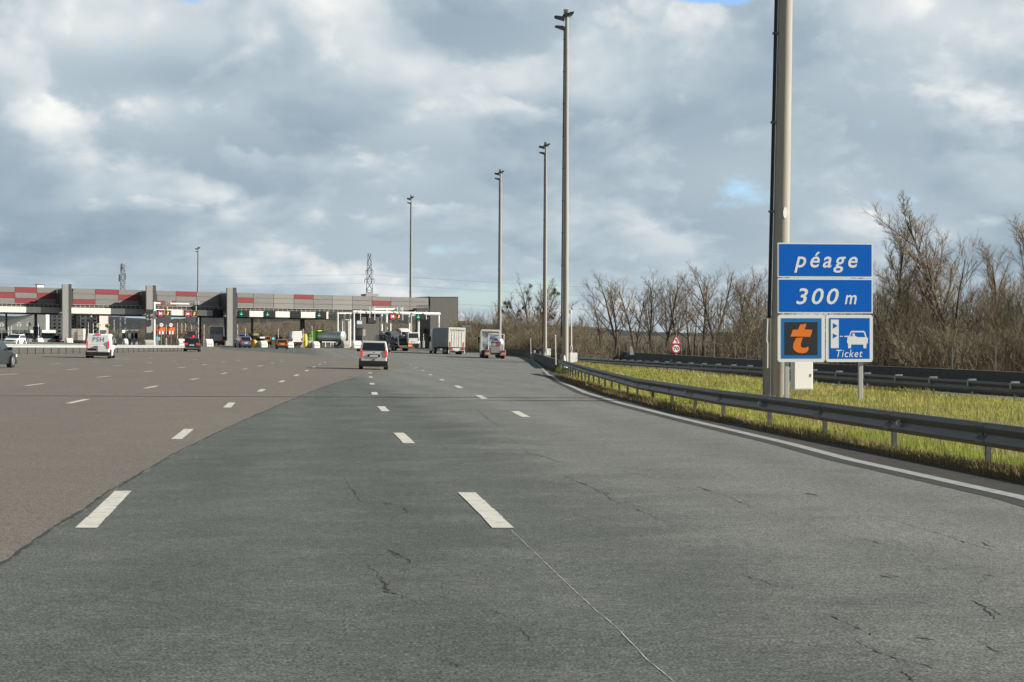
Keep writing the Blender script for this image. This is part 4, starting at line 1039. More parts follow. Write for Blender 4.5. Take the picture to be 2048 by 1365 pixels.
# island furniture
GZ = 0
def block(label, px, y0, y1, wpx, m, off, depth=1.4, cat='barrier block', name='barrier_block', group=None, taper=.8):
    t = local(name, label, cat, px, y1, off, group); q = T(px, y1, off); s = q.y/F; hw = wpx*s/2; h = (y1-y0)*s
    mb = MB(); mb.prism([(0, -.3), (depth, -.3), (depth, h), (depth*.35, h), (0, h*.55)], hw); mb.build('body', m, t, bevel=.12)
    mb = MB(); mb.box(-hw*.7, hw*.7, -.02, 0, h*.15, h*.25); mb.build('reflector_band', GREYM, t)
    return t
WC = mat('white_concrete', (.74, .72, .66), .7, var=.08, scale=1.5)
GC = mat('grey_concrete', (.36, .345, .31), .85, var=.15, scale=1.5)
gi = 'white concrete island noses in front of the toll lanes'
for x, a, b, w, off, lab in ((81.5, 676.5, 688.5, 12, 8, 'left of the first pylon'), (140, 677, 688.5, 13, 8, 'at the foot of the first pylon'), (253, 678, 690, 8, 8, 'left of the second pylon'), (364, 678, 689, 13, 7, 'behind the dark suv'),
                        (420, 678.5, 691, 15, 7, 'left of the third pylon'), (529, 682, 692.5, 14, 7, 'between the people carrier and the orange hatchback'), (582, 684, 693, 13, 7, 'right of the orange hatchback'), (634, 683.5, 694, 13, 7, 'in front of the lime tank truck'), (716, 682, 694, 18, 8, 'left of the silver passenger van roof')):
    block('white concrete nose block '+lab, x, a, b, w, WC, off, group=gi)
for x, a, b, w, off, lab in ((71, 679, 689, 8, 7, 'beside the dark column left of the first pylon'), (300, 680, 690, 20, 7.5, 'at the foot of the second pylon'), (517, 683, 692, 9, 6, 'between two white blocks near the people carrier'), (622, 682, 693, 9, 6, 'left of the lime tank truck'), (694, 682, 694, 14, 8, 'under the slim white portal')):
    block('grey concrete island block '+lab, x, a, b, w, GC, off, group='grey concrete island blocks')
# crash cushions
def cushion(label, px, y0, y1, w, m, off):
    t = local('crash_cushion', label, 'crash cushion', px, y1, off); s = T(px, y1, off).y/F; hw = w*s/2; h = (y1-y0)*s
    mb = MB(); mb.tube([(0, hw, -.2), (0, hw, h*.5), (0, hw, h*.52), (0, hw, h*.82), (0, hw, h)], [hw, hw, hw*.9, hw*.9, hw*.35], 16); mb.build('drum', m, t, smooth=40)
    mb = MB(); mb.tube([(0, hw, h*.3), (0, hw, h*.34)], hw*1.03, 16); mb.build('black_band', BLACK, t)
YEL = mat('yellow_plastic', (.78, .52, .02), .5)
cushion('yellow crash cushion drum standing right of the white van', 612.2, 668, 692, 8, YEL, 6)
cushion('yellow crash cushion drum half hidden behind the people carrier', 510.5, 680, 691, 9, YEL, 6)
def booth(label, px, y0, y1, w, m, off, fas=WHITEM, fy=None):
    t = local('toll_booth', label, 'toll booth', px, y1, off, 'toll booths'); s = T(px, y1, off).y/F; hw = w*s/2; h = (y1-y0)*s
    mb = MB(); mb.box(-hw, hw, 0, 2.2, -.3, h*.42); mb.build('base', m, t)
    mb = MB(); mb.box(-hw*.94, hw*.94, .05, 2.1, h*.42, h*.80); mb.build('glazing', GLASS, t)
    mb = MB(); mb.box(-hw*1.15, hw*1.15, -.3, 2.5, h*.80, h); mb.build('fascia', fas, t)
for x, w, c, lab in ((4, 14, GREYM, 'at the left edge of the picture'), (38.5, 15, GREYM, 'behind the white oncoming hatchback'), (57.5, 15, GREYM, 'third from the left edge'), (97, 24, GREYM, 'right of the dark blue machine'), (206, 10, GREYM, 'behind the white panel van'), (250, 12, GREYM, 'left of the second pylon in front of a pale disc'), (269, 14, GREYM, 'nearest the second pylon')):
    booth('white topped toll booth '+lab, x, 660.5, 690, w, c, -.6)
booth('yellow toll booth beside the people carrier', 511, 667, 690, 9.5, mat('dull_yellow', (.35, .24, .02), .6), 1.5, fas=mat('dull_yellow_top', (.25, .22, .08), .6))
booth('dark yellow toll booth behind the orange hatchback', 562, 670, 690, 6, mat('dull_yellow', (.35, .24, .02), .6), 0, fas=DARKM)
booth('grey ticket cabin behind the third white nose block', 524, 674, 690, 9, GREYM, 2)
booth('grey ticket cabin right of the lime tank truck', 682, 664, 693, 12, GREYM, 1, fas=DARKM)
# round lane signs
def disc(label, px, py, r, off, m, post=True, ring=None, yb_=690):
    t = local('round_sign', label, 'road sign', px, py, off, 'round lane signs on the islands'); s = T(px, py, off).y/F
    mb = MB(); mb.plate(circle(0, 0, r*s, 20), -.03, .03); mb.build('face', m, t)
    if ring:
        mb = MB(); n = 20; o_, i_ = circle(0, 0, r*s, n), circle(0, 0, r*s*.76, n)
        for k in range(n): mb.face([(o_[k][0], -.036, o_[k][1]), (o_[(k+1) % n][0], -.036, o_[(k+1) % n][1]), (i_[(k+1) % n][0], -.036, i_[(k+1) % n][1]), (i_[k][0], -.036, i_[k][1])])
        mb.build('red_rim', ring, t)
        mb = MB(); mb.box(-r*s*.42, r*s*.42, -.04, -.031, -r*s*.14, r*s*.2); mb.build('car_symbol', BLACK, t)
    else:
        mb = MB(); mb.box(-.05, .05, -.05, -.031, -r*s*1.0, r*s*.5); mb.box(-.3, .3, -.05, -.031, r*s*.3, r*s*.48); mb.build('bracket', DARKM, t)
    if post: mb = MB(); mb.tube([(0, .06, -(yb_-py)*s), (0, .06, r*s)], .05, 6); mb.build('post', GREYM, t)
PD = mat('sign_back', (.42, .43, .42), .5); PY = mat('yellowed_sign_back', (.50, .45, .27), .5); PW = mat('pale_sign_back', (.62, .64, .62), .5)
for x, y, m, lab in ((3.5, 650, PD, 'grey disc sign at the left edge of the picture'), (38, 649.5, PD, 'grey disc sign against the white warehouse wall'), (57.5, 649, PD, 'grey disc sign right of the one before the warehouse wall'), (197.5, 651.5, PY, 'yellowed disc sign half behind a white barrier arm'),
                  (214.5, 651.5, PY, 'yellowed disc sign above the white panel van'), (252, 652.5, PD, 'pale disc sign above the single white nose block'), (269, 653, PW, 'whitest disc sign left of the second pylon')):
    disc(lab, x, y, 4.6, 2.5, m)
disc('round red rimmed sign above the left orange board', 323, 650.3, 4.8, 7.2, WHITEM, ring=REDM)
disc('round red rimmed sign above the right orange board', 342, 650.5, 4.8, 7.2, WHITEM, ring=REDM)
for x0, x1, lab in ((314, 330.5, 'left orange and red striped lane closing board'), (335, 350, 'right orange and red striped lane closing board')):
    t = thing('lane_closing_board', lab, 'board'); w = (x1-x0)
    mb = MB(); slab(mb, x0, x1, 655.5, 662, 6.6, 6.9); mb.build('orange_panel', mat('vivid_orange', (.80, .11, .012), .5), t)
    for i in range(5):
        mb = MB(); slab(mb, x0+.2+i*w/5, x0+(i+1)*w/5, 662.3, 669, 6.6, 6.88); mb.build('stripe', REDM if i % 2 == 0 else WHITEM, t)
    mb = MB()
    for x in (x0+2, x1-2): mb.tube([T(x, 669, 6.7), T(x, 690, 6.7)], .06, 5)
    mb.build('legs', DARKM, t)
def signal(label, px, py, off, m):
    t = local('traffic_signal', label, 'traffic light', px, py, off); s = T(px, py, off).y/F
    mb = MB(); mb.box(-.22, .22, 0, .25, -.28, .28); mb.build('housing', BLACK, t, bevel=.04)
    mb = MB(); mb.tube([(0, -.04, 0), (0, 0, 0)], .17, 14); mb.build('lens', m, t)
    mb = MB(); mb.tube([(0, .12, -(690-py)*s), (0, .12, -.28)], .06, 6); mb.build('post', DARKM, t)
REDS = mat('red_signal', (.9, .03, .05), .4, emit=.7)
signal('red traffic light under the right orange board', 335.5, 672.5, 6, REDS); signal('red traffic light above the dark suv', 387, 673, 6, REDS)
signal('green traffic light beside the orange hatchback', 546.5, 677.5, 4, mat('green_signal', (.02, .8, .45), .4, emit=1.3))
# raised barrier arms
def arm(label, px, y0, y1, off, m, base=True):
    t = local('toll_barrier', label, 'toll barrier', px, y1, off, 'raised white barrier arms at the toll lanes'); s = T(px, y1, off).y/F; h = (y1-y0)*s
    mb = MB(); mb.tube([(0, 0, .9), (0, 0, h)], [.06, .045], 6); mb.build('arm', m, t)
    mb = MB(); mb.box(-.2, .2, -.2, .2, -.3, 1.0); mb.build('motor_box', GREYM, t, bevel=.03)
    for k in range(2):
        mb = MB(); z = h*(.45+.3*k); mb.tube([(0, 0, z), (0, 0, z+.13)], .064, 6); mb.build('red_band', REDM, t)
for x, y0 in ((17, 655), (23, 652), (76.8, 648), (82.5, 650), (176.5, 646), (186.5, 647), (198.5, 647), (228, 640), (229.8, 647), (252.5, 651), (268, 655), (290.5, 650), (314, 648), (332.5, 650), (354.5, 646), (363.5, 647), (371, 647), (383, 650), (396.5, 640), (408, 649), (457.5, 652), (475, 648), (490.5, 657), (556.5, 658), (606, 658), (602, 661), (624, 652), (620, 668), (838, 660), (847, 668)):
    arm('slim raised white barrier arm with red bands at a toll lane', x, y0, 690 if x < 480 else 692.5, 3.5 if x < 800 else 5, WHITEM)
# low steel frame right of the lime tank truck
fr = thing('height_frame', 'low white steel frame in front of the lime tank truck', 'frame')
mb = MB()
mb.tube([T(644, 684.5, 6), T(686, 685, 6)], .09, 6)
for x in (651, 661.5, 666, 679, 685): mb.tube([T(x, 684.5, 6), T(x, 694.5, 6)], .07, 6)
mb.build('bars', WHITEM, fr)

# vehicles at the toll lanes
def tv(t, px, off, heading, front=False, py=690.5):
    p = T(px, py, off); t.location = p; t.rotation_euler = (0, 0, -R(heading) + (math.pi if front else 0)); return t
tv(car('delivery_van', 'plain white delivery van queueing right of the orange hatchback', 'van', WHITEM, L=5.6, W=2.05, H=2.5, belt=1.3, hood=1.2, rear_slope=.05, roof_in=.15, rear_glass=False, sidepanel=True, side_glass=False, light_z=(.7, 1.2), light_w=.15), 588, 3, -18, py=690)
tv(car('dark_truck_van', 'dark van stopped in the toll lane in front of the dark suv', 'van', paint('dark_van_paint', (.10, .115, .14)), L=5.2, W=2.1, H=2.5, belt=1.3, hood=1.2, rear_slope=.05, lit=True, light_z=(1.9, 2.2)), 383, 2, -8, py=689.5)
tv(car('red_hatchback', 'small orange car in the lane left of the orange hatchback', 'car', paint('orange_paint', (.52, .17, .03)), L=4, W=1.75, H=1.5), 533, 0, -8, py=690)
tv(car('red_car', 'red car passing through an opposite lane left of the first pylon', 'car', paint('red_paint', (.5, .03, .035)), L=4.2, W=1.8, H=1.6), 112, -3, 10, front=True, py=689)
tv(car('pale_car', 'pale car in the lane behind the oncoming white hatchback', 'car', paint('pale_grey_paint', (.42, .44, .48)), L=4.2, W=1.8, H=1.5), 60, -5, 10, front=True, py=689)
tv(car('dark_car', 'dark car left of the red car in the opposite lanes', 'car', paint('dark_grey_paint', (.035, .038, .042)), L=4.2, W=1.8, H=1.6), 92, -3, 10, front=True, py=689)
tv(car('grey_car', 'dark car at the foot of the third pylon', 'car', paint('blue_grey_paint', (.15, .17, .22)), L=4.2, W=1.8, H=1.6, lit=True), 446, 1, -10, py=690.5)
tv(car('blue_van', 'blue van in the lane just beyond the people carrier', 'van', paint('blue_paint', (.06, .16, .42)), L=4.6, W=1.9, H=2.0, belt=1.1), 486, 1, -10, py=690.5)
t = thing('box_truck', 'small white box truck behind the white panel van', 'truck'); tv(t, 155, 2, -5, py=689)
mb = MB(); mb.box(-1.05, 1.05, 0, 4, .7, 2.75); mb.build('cargo_box', mat('cream_box', (.76, .73, .64), .5), t); mb = MB(); mb.box(-.02, .02, -.02, 0, .72, 2.7); mb.box(-1, 1, -.015, 0, 1.5, 1.54); mb.build('door_seam', ORANGEP, t)
mb = MB(); mb.prism([(4.1, .4), (4.1, 2.2), (5.2, 2.1), (5.8, 1.3), (5.9, .4)], .95); mb.build('cab', WHITEM, t, bevel=.06)
for s in (-1, 1):
    mb = MB(); mb.box(s*.8-.15, s*.8+.15, -.04, 0, .5, .68); mb.build('tail_lamp', REDL, t)
    for y in (1.0, 5.0): wheel(t, s*.88, y, .36)
t = thing('coach', 'grey coach leaving through the lane left of the third pylon', 'bus'); tv(t, 433, 3, -6, py=691)
mb = MB(); mb.prism([(0, .35), (0, 3.0), (.25, 3.35), (11.5, 3.35), (12, 2.8), (12, .35)], 1.22); mb.build('body', paint('coach_grey', (.18, .19, .20)), t, bevel=.12)
mb = MB(); mb.box(-1.05, 1.05, -.02, .05, 2.0, 2.9); mb.build('rear_window', mat('coach_glass', (.10, .11, .12), .2), t)
mb = MB(); mb.box(-1.15, 1.15, -.05, .1, .35, .8); mb.build('rear_bumper', BLACK, t)
for s in (-1, 1):
    mb = MB(); mb.box(s*1.0-.12, s*1.0+.12, -.04, .05, 1.0, 1.5); mb.build('tail_lamp', REDL, t)
    for y in (2.8, 9.6): wheel(t, s*1.05, y, .5, .32)
t = thing('lime_tank_truck', 'lime green tank truck crossing behind the low white frame', 'truck'); tv(t, 653, 3, -63, py=692)
LIME = mat('lime_paint', (.20, .62, .03), .4)
mb = MB(); mb.tube([(0, -3.9, 1.75), (0, -3.7, 1.75), (0, 1.4, 1.75), (0, 1.6, 1.75)], [.7, .98, .98, .7], 20); mb.build('tank', mat('pale_tank', (.36, .42, .43), .4, metal=.3), t, smooth=50)
mb = MB(); mb.prism([(1.7, .5), (1.7, 2.9), (2.6, 2.95), (3.6, 2.3), (3.8, .5)], 1.2); mb.build('cab', LIME, t, bevel=.1)
mb = MB(); mb.box(-1.22, 1.22, 2.3, 3.2, 1.7, 2.35); mb.build('side_window', GLASS, t)
mb = MB(); mb.box(-.6, .6, -4, 3.4, .5, .85); mb.build('chassis', BLACK, t)
for s in (-1, 1):
    for y in (-3, -1.8, 2.7): wheel(t, s*1.0, y, .48, .34)
t = local('dark_blue_machine', 'dark blue machine box on a post right of the white warehouse', 'machine', 74, 690, -2)
mb = MB(); mb.box(-.55, .55, 0, .8, 1.6, 3.2); mb.build('casing', mat('navy_paint', (.02, .035, .10), .5), t, bevel=.05)
mb = MB(); mb.tube([(0, .4, -.2), (0, .4, 1.6)], .12, 8); mb.build('post', DARKM, t)
mb = MB(); mb.tube([(0, .4, 3.2), (0, .4, 5.6)], .12, 8); mb.build('upper_post', DARKM, t)
t = local('island_sign', 'small light blue panel at the foot of the gantry post', 'sign', 316.5, 678, 7.2)
mb = MB(); mb.box(-.35, .35, 0, .08, -.3, .3); mb.build('face', mat('light_blue_sign', (.12, .38, .62), .5), t); mb = MB(); mb.tube([(0, .1, -1.3), (0, .1, .3)], .04, 6); mb.build('post', GREYM, t)

# ------------------------------------------------------------------ buildings beyond
WHW = mat('white_render', (.74, .73, .67), .8, var=.05, scale=.3)
t = thing('warehouse', 'white warehouse with a sloping roofline beyond the left toll lanes', 'building')
D = 430
def face_px(mb, pts, d, depth=15, mi=0):
    a = [at(x, y, d) for x, y in pts]; b = [p+Vector((0, depth, 0)) for p in a]
    mb.face(a, mi); n = len(a)
    for i in range(n): mb.face([a[i], a[(i+1) % n], b[(i+1) % n], b[i]], mi)
    mb.face(b[::-1], mi)
mb = MB(); face_px(mb, [(-80, 690), (-80, 652), (0, 642), (66, 630), (92, 626), (92, 690)], D, 3); mb.build('wall', WHW, t)
mb = MB(); face_px(mb, [(-80, 651.5), (0, 641.5), (66, 629.5), (66, 628.2), (0, 640), (-80, 650)], D-.4, 15.6); mb.build('roof', GREYM, t)
mb = MB(); face_px(mb, [(-40, 690), (-40, 668), (70, 668), (70, 690)], D-1, .9); mb.build('loading_doors', mat('shutter_brown', (.16, .14, .12), .7, var=.15), t)
def block_of_flats(label, x0, x1, y0, d, m, cols_, rows, dark=0):
    t = thing('apartment_block', label, 'building'); mb = MB(); face_px(mb, [(x0, 692), (x0, y0), (x1, y0), (x1, 692)], d, 12); mb.build('wall', m, t)
    mb = MB(); face_px(mb, [(x0-.4, y0), (x0-.4, y0-.8), (x1+.4, y0-.8), (x1+.4, y0)], d-.4, 12.8); mb.build('roof', GREYM, t)
    w = (x1-x0)/cols_
    for r in range(rows):
        for c in range(cols_):
            mb = MB(); a = x0+w*(c+.22); y = y0+4+r*7.4
            if y+4 > 690: continue
            face_px(mb, [(a, y+3.6), (a, y), (a+w*.5, y), (a+w*.5, y+3.6)], d-.06, .3); f = mb.build('window', GLASS, t)
            mb = MB(); face_px(mb, [(a-.2, y+4.2), (a-.2, y+3.7), (a+w*.5+.2, y+3.7), (a+w*.5+.2, y+4.2)], d-.3, .3); mb.build('sill', GREYM, f)
GR = mat('grey_render', (.42, .43, .42), .8, var=.08, scale=.2); GR2 = mat('stained_render', (.36, .345, .32), .85, var=.3, scale=.4, stretch=(1, 1, .3))
block_of_flats('grey apartment block between the white warehouse and the first pylon', 95, 124, 620, 470, GR, 3, 7)
block_of_flats('stained apartment block right of the first pylon', 143, 158, 621, 480, GR2, 2, 7)
block_of_flats('pale apartment block with dark windows beyond the white box truck', 160, 182, 620, 476, GR, 2, 8)
block_of_flats('narrow grey apartment block nearest the dark hillside', 184, 196, 628, 470, GR2, 1, 7)
t = thing('far_house', 'white house half hidden in the trees left of the bare tree row', 'house'); mb = MB(); face_px(mb, [(1176, 676), (1176, 664), (1182, 659), (1188, 664), (1192, 664), (1192, 676)], 560, 9); mb.build('wall', WHW, t)
mb = MB(); face_px(mb, [(1174.5, 664.4), (1182, 657.5), (1189.5, 664.4), (1193, 664.4), (1193, 663), (1190, 663), (1182, 656), (1173.5, 664)], 559.5, 10); mb.build('roof', mat('grey_roof', (.22, .22, .23), .7), t)
mb = MB(); face_px(mb, [(1180, 671), (1180, 668), (1184, 668), (1184, 671)], 559.9, .4); mb.build('window', GLASS, t)
t = thing('far_house', 'small white house glimpsed between the trunks behind the speed sign', 'house'); mb = MB(); face_px(mb, [(1500, 680), (1500, 667), (1505, 662), (1510, 667), (1510, 680)], 420, 6); mb.build('wall', WHW, t)
mb = MB(); face_px(mb, [(1499, 667.3), (1505, 661), (1511, 667.3), (1511, 666), (1505, 659.8), (1499, 666)], 419.5, 7); mb.build('roof', mat('grey_roof', (.22, .22, .23), .7), t)
# wooded hills
def hills(name, d, rows, seed, m):
    r = random.Random(seed); mb = MB(); xs = [x for x in range(-1200, 3200, 10)]
    f = lin(rows); n = len(xs)
    for x in xs:
        y = f(x)+r.uniform(-1.3, 1.3)
        a = at(x, y, d)
        for k, (zz, dd) in enumerate(((-6, -60), (a.z*.45, -35), (a.z*.85, -10), (a.z, 0), (a.z*.6, 60), (-6, 150))):
            s = (d+dd)/d; mb.v.append((a.x*s, a.y*s, zz+(r.uniform(-.6, .6) if k in (1, 2) else 0)))
    for i in range(n-1):
        for k in range(5): mb.f.append((i*6+k, (i+1)*6+k, (i+1)*6+k+1, i*6+k+1)); mb.m.append(0)
    o = mb.build(name, m, smooth=180); o['kind'] = 'structure'
hills('hills', 1500, [(-1200, 645), (0, 632), (240, 634), (330, 640), (500, 628), (640, 626), (800, 630), (900, 640), (1000, 652), (1120, 651), (1200, 656), (1290, 664), (1500, 666), (2048, 668), (3200, 664)], 3, veg('far_wood', [(.030, .040, .050), (.045, .052, .055), (.06, .06, .055)], .03))
hills('near_hill', 620, [(-1200, 676), (0, 672), (180, 664), (300, 656), (420, 652), (520, 645), (640, 640), (760, 645), (860, 652), (940, 668), (1200, 672), (3200, 674)], 8, veg('near_wood', [(.035, .035, .026), (.07, .062, .045), (.12, .10, .075)], .35))

# ------------------------------------------------------------------ lighting masts, cabinets, delineators
POLEM = mat('mast_concrete', (.36, .335, .285), .85, var=.16, scale=1.2, bump=.25, stretch=(6, 6, .35))
def mast(label, H=26.5):
    t = thing('lighting_mast', label, 'lighting mast', group='tall concrete lighting masts')
    mb = MB(); mb.tube([(0, 0, -.6), (0, 0, H*.25), (0, 0, H*.5), (0, 0, H*.75), (0, 0, H)], [.238, .212, .182, .152, .122], 28); mb.build('pole', POLEM, t, smooth=40)
    mb = MB(); n = 22
    mb.tube([(-.325+.115*i/n, -.06, 2.2+(H-3.4)*i/n) for i in range(n+1)], .026, 6); c = mb.build('cable', BLACK, t)
    mb = MB(); mb.tube([(-.272+.115*i/n, -.02, 2.2+(H-3.4)*i/n) for i in range(n+1)], .030, 6); mb.build('conduit', GALVD, t)
    z = 5.1
    while z < H-1:
        mb = MB(); x = -.335+.115*(z-2.2)/(H-3.4); mb.box(x-.04, x+.16, -.09, .03, z-.03, z+.03); z += 2.42
        mb.build('clamp', GALVD, t)
    # head: frame, floodlights
    mb = MB(); mb.tube([(0, 0, H-.1), (0, 0, H+.18)], [.20, .26], 14); mb.tube([(-.45, 0, H-.35), (.35, 0, H-.35)], .04, 6); mb.tube([(-.55, 0, H-1.1), (.0, 0, H-1.1)], .04, 6); mb.tube([(-.2, -.35, H), (-.2, .35, H)], .04, 6)
    mb.tube([(-.12, 0, H+.1), (-.12, 0, H+.32)], .02, 5); mb.build('head_frame', mat('head_steel', (.34, .35, .36), .45, metal=.4), t)
    for x, y, z, a in ((-.52, .15, H-.40, 22), (-.48, -.22, H-.50, 16), (-.48, 0, H-1.15, 20), (.08, .42, H-.10, -8), (.16, -.15, H-.18, 165)):
        M = Matrix.Translation((x, y, z)) @ Matrix.Rotation(R(a), 4, 'Y'); mb = MB(); b = len(mb.v)
        pr = [(-.42, -.10), (-.36, .02), (.18, .17), (.32, .10), (.34, -.10)]
        for sg in (-.24, .24):
            for u, w in pr: mb.v.append(tuple(M @ Vector((u, sg, w))))
        k = len(pr)
        for i in range(k): mb.f.append((i, (i+1) % k, k+(i+1) % k, k+i)); mb.m.append(0)
        mb.f.append(tuple(range(k))); mb.f.append(tuple(range(2*k-1, k-1, -1))); mb.m += [0, 0]
        mb.build('floodlight', DARKM, t)
    return t
m0 = mast('thickest lighting mast, behind the toll sign, running out of the top of the picture')
zb = ZV(7.25, 53); m0.location = ((1557-CX)/F*53, 53, zb); m0.rotation_euler = (0, R(1.0), 0)
mb = MB(); mb.plate(circle(0, 0, .06, 14), -.012, .0); bl = mb.build('white_patch', mat('white_paint_spot', (.8, .8, .76), .6), m0); bl.scale = (1, 1, 2.6); bl.location = (.222*math.sin(R(16)), -.222*math.cos(R(16)), 5.0-zb); bl.rotation_euler = (0, 0, R(16))
for px, ytop_, d, lab in ((1130.5, 17, 145, 'tallest lighting mast fully in view, beside the small white camera mast'), (1090, 283, 249, 'lighting mast right of the bare tree with dark mistletoe balls'), (999.5, 338, 291, 'lighting mast standing behind the stainless steel tank truck'),
                          (821.5, 390, 398, 'lighting mast rising behind the toll canopy left of the charcoal building'), (396, 493, 532, 'shortest looking lighting mast rising behind the toll canopy between two pylons')):
    zt = CH+(HY-ytop_)*d/F; base = zt-26.8
    zz = ZV((px-CX)/F*d, d) if d < 200 else ZG((px-CX)/F*d, d)
    s = (zt-zz)/26.8
    o = dup(m0, ((px-CX)/F*d, d, zz), 0, lab, scale=(1, 1, s))
    o.rotation_euler = (0, R(.25), 0)
    for k in [k for k in kids(o) if k.name.startswith('white_patch')]: bpy.data.objects.remove(k)
p = at(1533.5, 793, 52.7); t = thing('cable_cabinet', 'tall narrow grey cable cover standing against the thickest mast', 'cabinet', (p.x, p.y, ZV(p.x, p.y)))
mb = MB(); mb.box(-.10, .10, -.1, .1, -.2, 2.18); mb.build('cover', mat('grey_cover', (.17, .17, .165), .6, var=.1), t, bevel=.01)
mb = MB(); mb.tube([(-.005, -.13, .85), (-.0, -.13, 1.5), (-.025, -.13, 1.6), (.0, -.13, 2.18)], .022, 8); mb.build('conduit', mat('cream_conduit', (.55, .52, .42), .6), t)
def cabinet(label, px0, px1, y0, y1, d, plinth=True):
    a = at(px0, y1, d); b = at(px1, y0, d); w = (b.x-a.x)/2; h = b.z-a.z
    t = thing('electrical_cabinet', label, 'cabinet', ((a.x+b.x)/2, d, a.z))
    mb = MB(); mb.box(-w, w, 0, w*1.0, -.0, h); mb.build('casing', mat('cabinet_white', (.80, .80, .77), .5, var=.05), t, bevel=.015)
    mb = MB(); mb.box(-w*.92, w*.92, -.006, 0, h*.04, h*.95); dr = mb.build('door', mat('cabinet_door', (.84, .84, .81), .5), t)
    mb = MB(); mb.box(w*.7, w*.8, -.02, -.006, h*.45, h*.55); mb.build('handle', GREYM, dr)
    t.rotation_euler = (0, 0, R(14))
    if plinth: mb = MB(); mb.box(-w*.8, w*.8, .02, w*.9, -.7, -.01); mb.build('plinth', GREYM, t)
cabinet('white cabinet hanging behind the toll sign posts', 1587, 1627.5, 722, 780, 52, False)
cabinet('white cabinet at the foot of the tallest lighting mast in full view', 1139.5, 1155, 706, 727, 142)
cabinet('small white cabinet at the foot of the mast right of the mistletoe tree', 1092.5, 1102, 697.5, 711.5, 240)
p = at(1142.8, 706, 144); t = thing('camera_mast', 'slim white camera mast right of the tallest lighting mast', 'camera mast', (p.x, p.y, p.z-.6))
mb = MB(); mb.tube([(0, 0, 0), (0, 0, 3.75)], [.055, .03], 8); mb.build('pole', WHITEM, t)
mb = MB(); mb.box(-.2, .02, -.12, .12, 3.5, 3.8); mb.build('camera_housing', WHITEM, t, bevel=.04); mb = MB(); mb.tube([(.03, 0, 3.75), (.03, 0, 3.95)], .05, 8); mb.build('sensor', DARKM, t)
mb = MB(); mb.box(-.09, .09, -.1, .1, .75, 1.1); mb.build('junction_box', WHITEM, t, bevel=.02)
for px, y0, y1, d, lab in ((1062, 678, 706, 252, 'slim leaning white marker post behind the curved concrete parapet'), (1111.7, 672, 717, 150, 'slim white marker post between the two masts by the parapet')):
    a, b = at(px, y1, d), at(px-1, y0, d); t = thing('marker_post', lab, 'post', a); mb = MB(); mb.tube([(0, 0, -.5), (b.x-a.x, 0, b.z-a.z)], .05, 6); mb.build('shaft', mat('pale_post', (.6, .6, .56), .6), t)
    mb = MB(); mb.tube([(b.x-a.x, 0, b.z-a.z), (b.x-a.x, 0, b.z-a.z+.06)], .06, 6); mb.build('cap', WHITEM, t)
p = at(1128.5, 727, 128); t = thing('marker_cone', 'small white cone on the end of the concrete parapet', 'cone', p); mb = MB(); mb.tube([(0, 0, -.3), (0, 0, .05), (0, 0, .06), (0, 0, .52)], [.22, .22, .12, .04], 12); mb.build('body', WHITEM, t)
for px, py, d, lab in ((1069, 703.5, 235, 'left white reflector on top of the parapet'), (1081, 706.5, 205, 'middle white reflector on top of the parapet'), (1089.5, 709, 190, 'right white reflector on top of the parapet')):
    p = at(px, py, d); t = thing('parapet_reflector', lab, 'reflector', p); mb = MB(); mb.box(-.1, .1, -.05, .05, -.15, .15); mb.build('lens', WHITEM, t, bevel=.03)

# ------------------------------------------------------------------ toll sign
BLUE = mat('sign_blue', (.0005, .13, .60), .6, var=.04, scale=2, spec=.15); SW = mat('sign_white', (.84, .87, .88), .45); LBL = mat('sign_light_blue', (.01, .17, .48), .45); SBK = mat('sign_charcoal', (.022, .026, .030), .45); SOR = mat('sign_orange', (.86, .21, .018), .45)
DS = 50.0; KS = DS/F
sg = thing('toll_sign', 'blue peage 300 m sign with orange t panel and ticket panel on two posts', 'road sign', (0, DS, 0))
sx = lambda px: (px-CX)*KS; sz = lambda py: CH-(py-HY)*KS
def z5(x, y): return (sx(1480+x*.27855), sz(440+y*.27855))
def panel(name, px0, px1, y0, y1, rad, m, rim=3.2):
    x0, x1, za, zb_ = sx(px0), sx(px1), sz(y1), sz(y0)
    mb = MB(); mb.plate(rrect(x0, x1, za, zb_, rad), -.02, .02); o = mb.build(name, SW, sg)
    r = rim*KS; mb = MB(); mb.plate(rrect(x0+r, x1-r, za+r, zb_-r, max(.004, rad-r)), -.024, -.019); mb.build('face', m, o)
    return o
sa = R(8); xc = sx(1650); sg.scale = (1.018, 1, 1); sg.rotation_euler = (0, 0, sa); sg.location = (xc-1.018*xc*math.cos(sa), DS-1.018*xc*math.sin(sa), 0)
p1 = panel('name_panel', 1554, 1747, 486.5, 555.5, .015, BLUE, 2.6)
p2 = panel('distance_panel', 1554, 1747, 557.5, 627, .015, BLUE, 2.6)
p3 = panel('operator_panel', 1554, 1649.5, 630, 724.5, .07, LBL, 7)
p4 = panel('ticket_panel', 1651.5, 1747, 630, 724.5, .07, BLUE, 6.5)
def bb5(x0, x1, y0, y1): a = z5(x0, y1); b = z5(x1, y0); return a[0], b[0], a[1], b[1]
text('lettering', 'péage', SW, p1, *bb5(384, 846, 232, 381), -.025, shear=.25, space=1.28, bold=.012)
text('numerals', '300', SW, p2, *bb5(398, 708, 492, 608), -.025, shear=.22, space=1.22, bold=.012)
text('unit', 'm', SW, p2, *bb5(752, 839, 540, 606), -.025, shear=.22, bold=.012)
mb = MB(); mb.plate([z5(317, 971), z5(554, 971), z5(554, 735), z5(317, 735)], -.028, -.023); mb.build('dark_field', SBK, p3)
mb = MB()
mb.plate([z5(*q) for q in ((357, 838), (502, 841), (516, 790), (459, 788), (473, 747), (427, 753), (411, 789), (374, 790))], -.032, -.027)
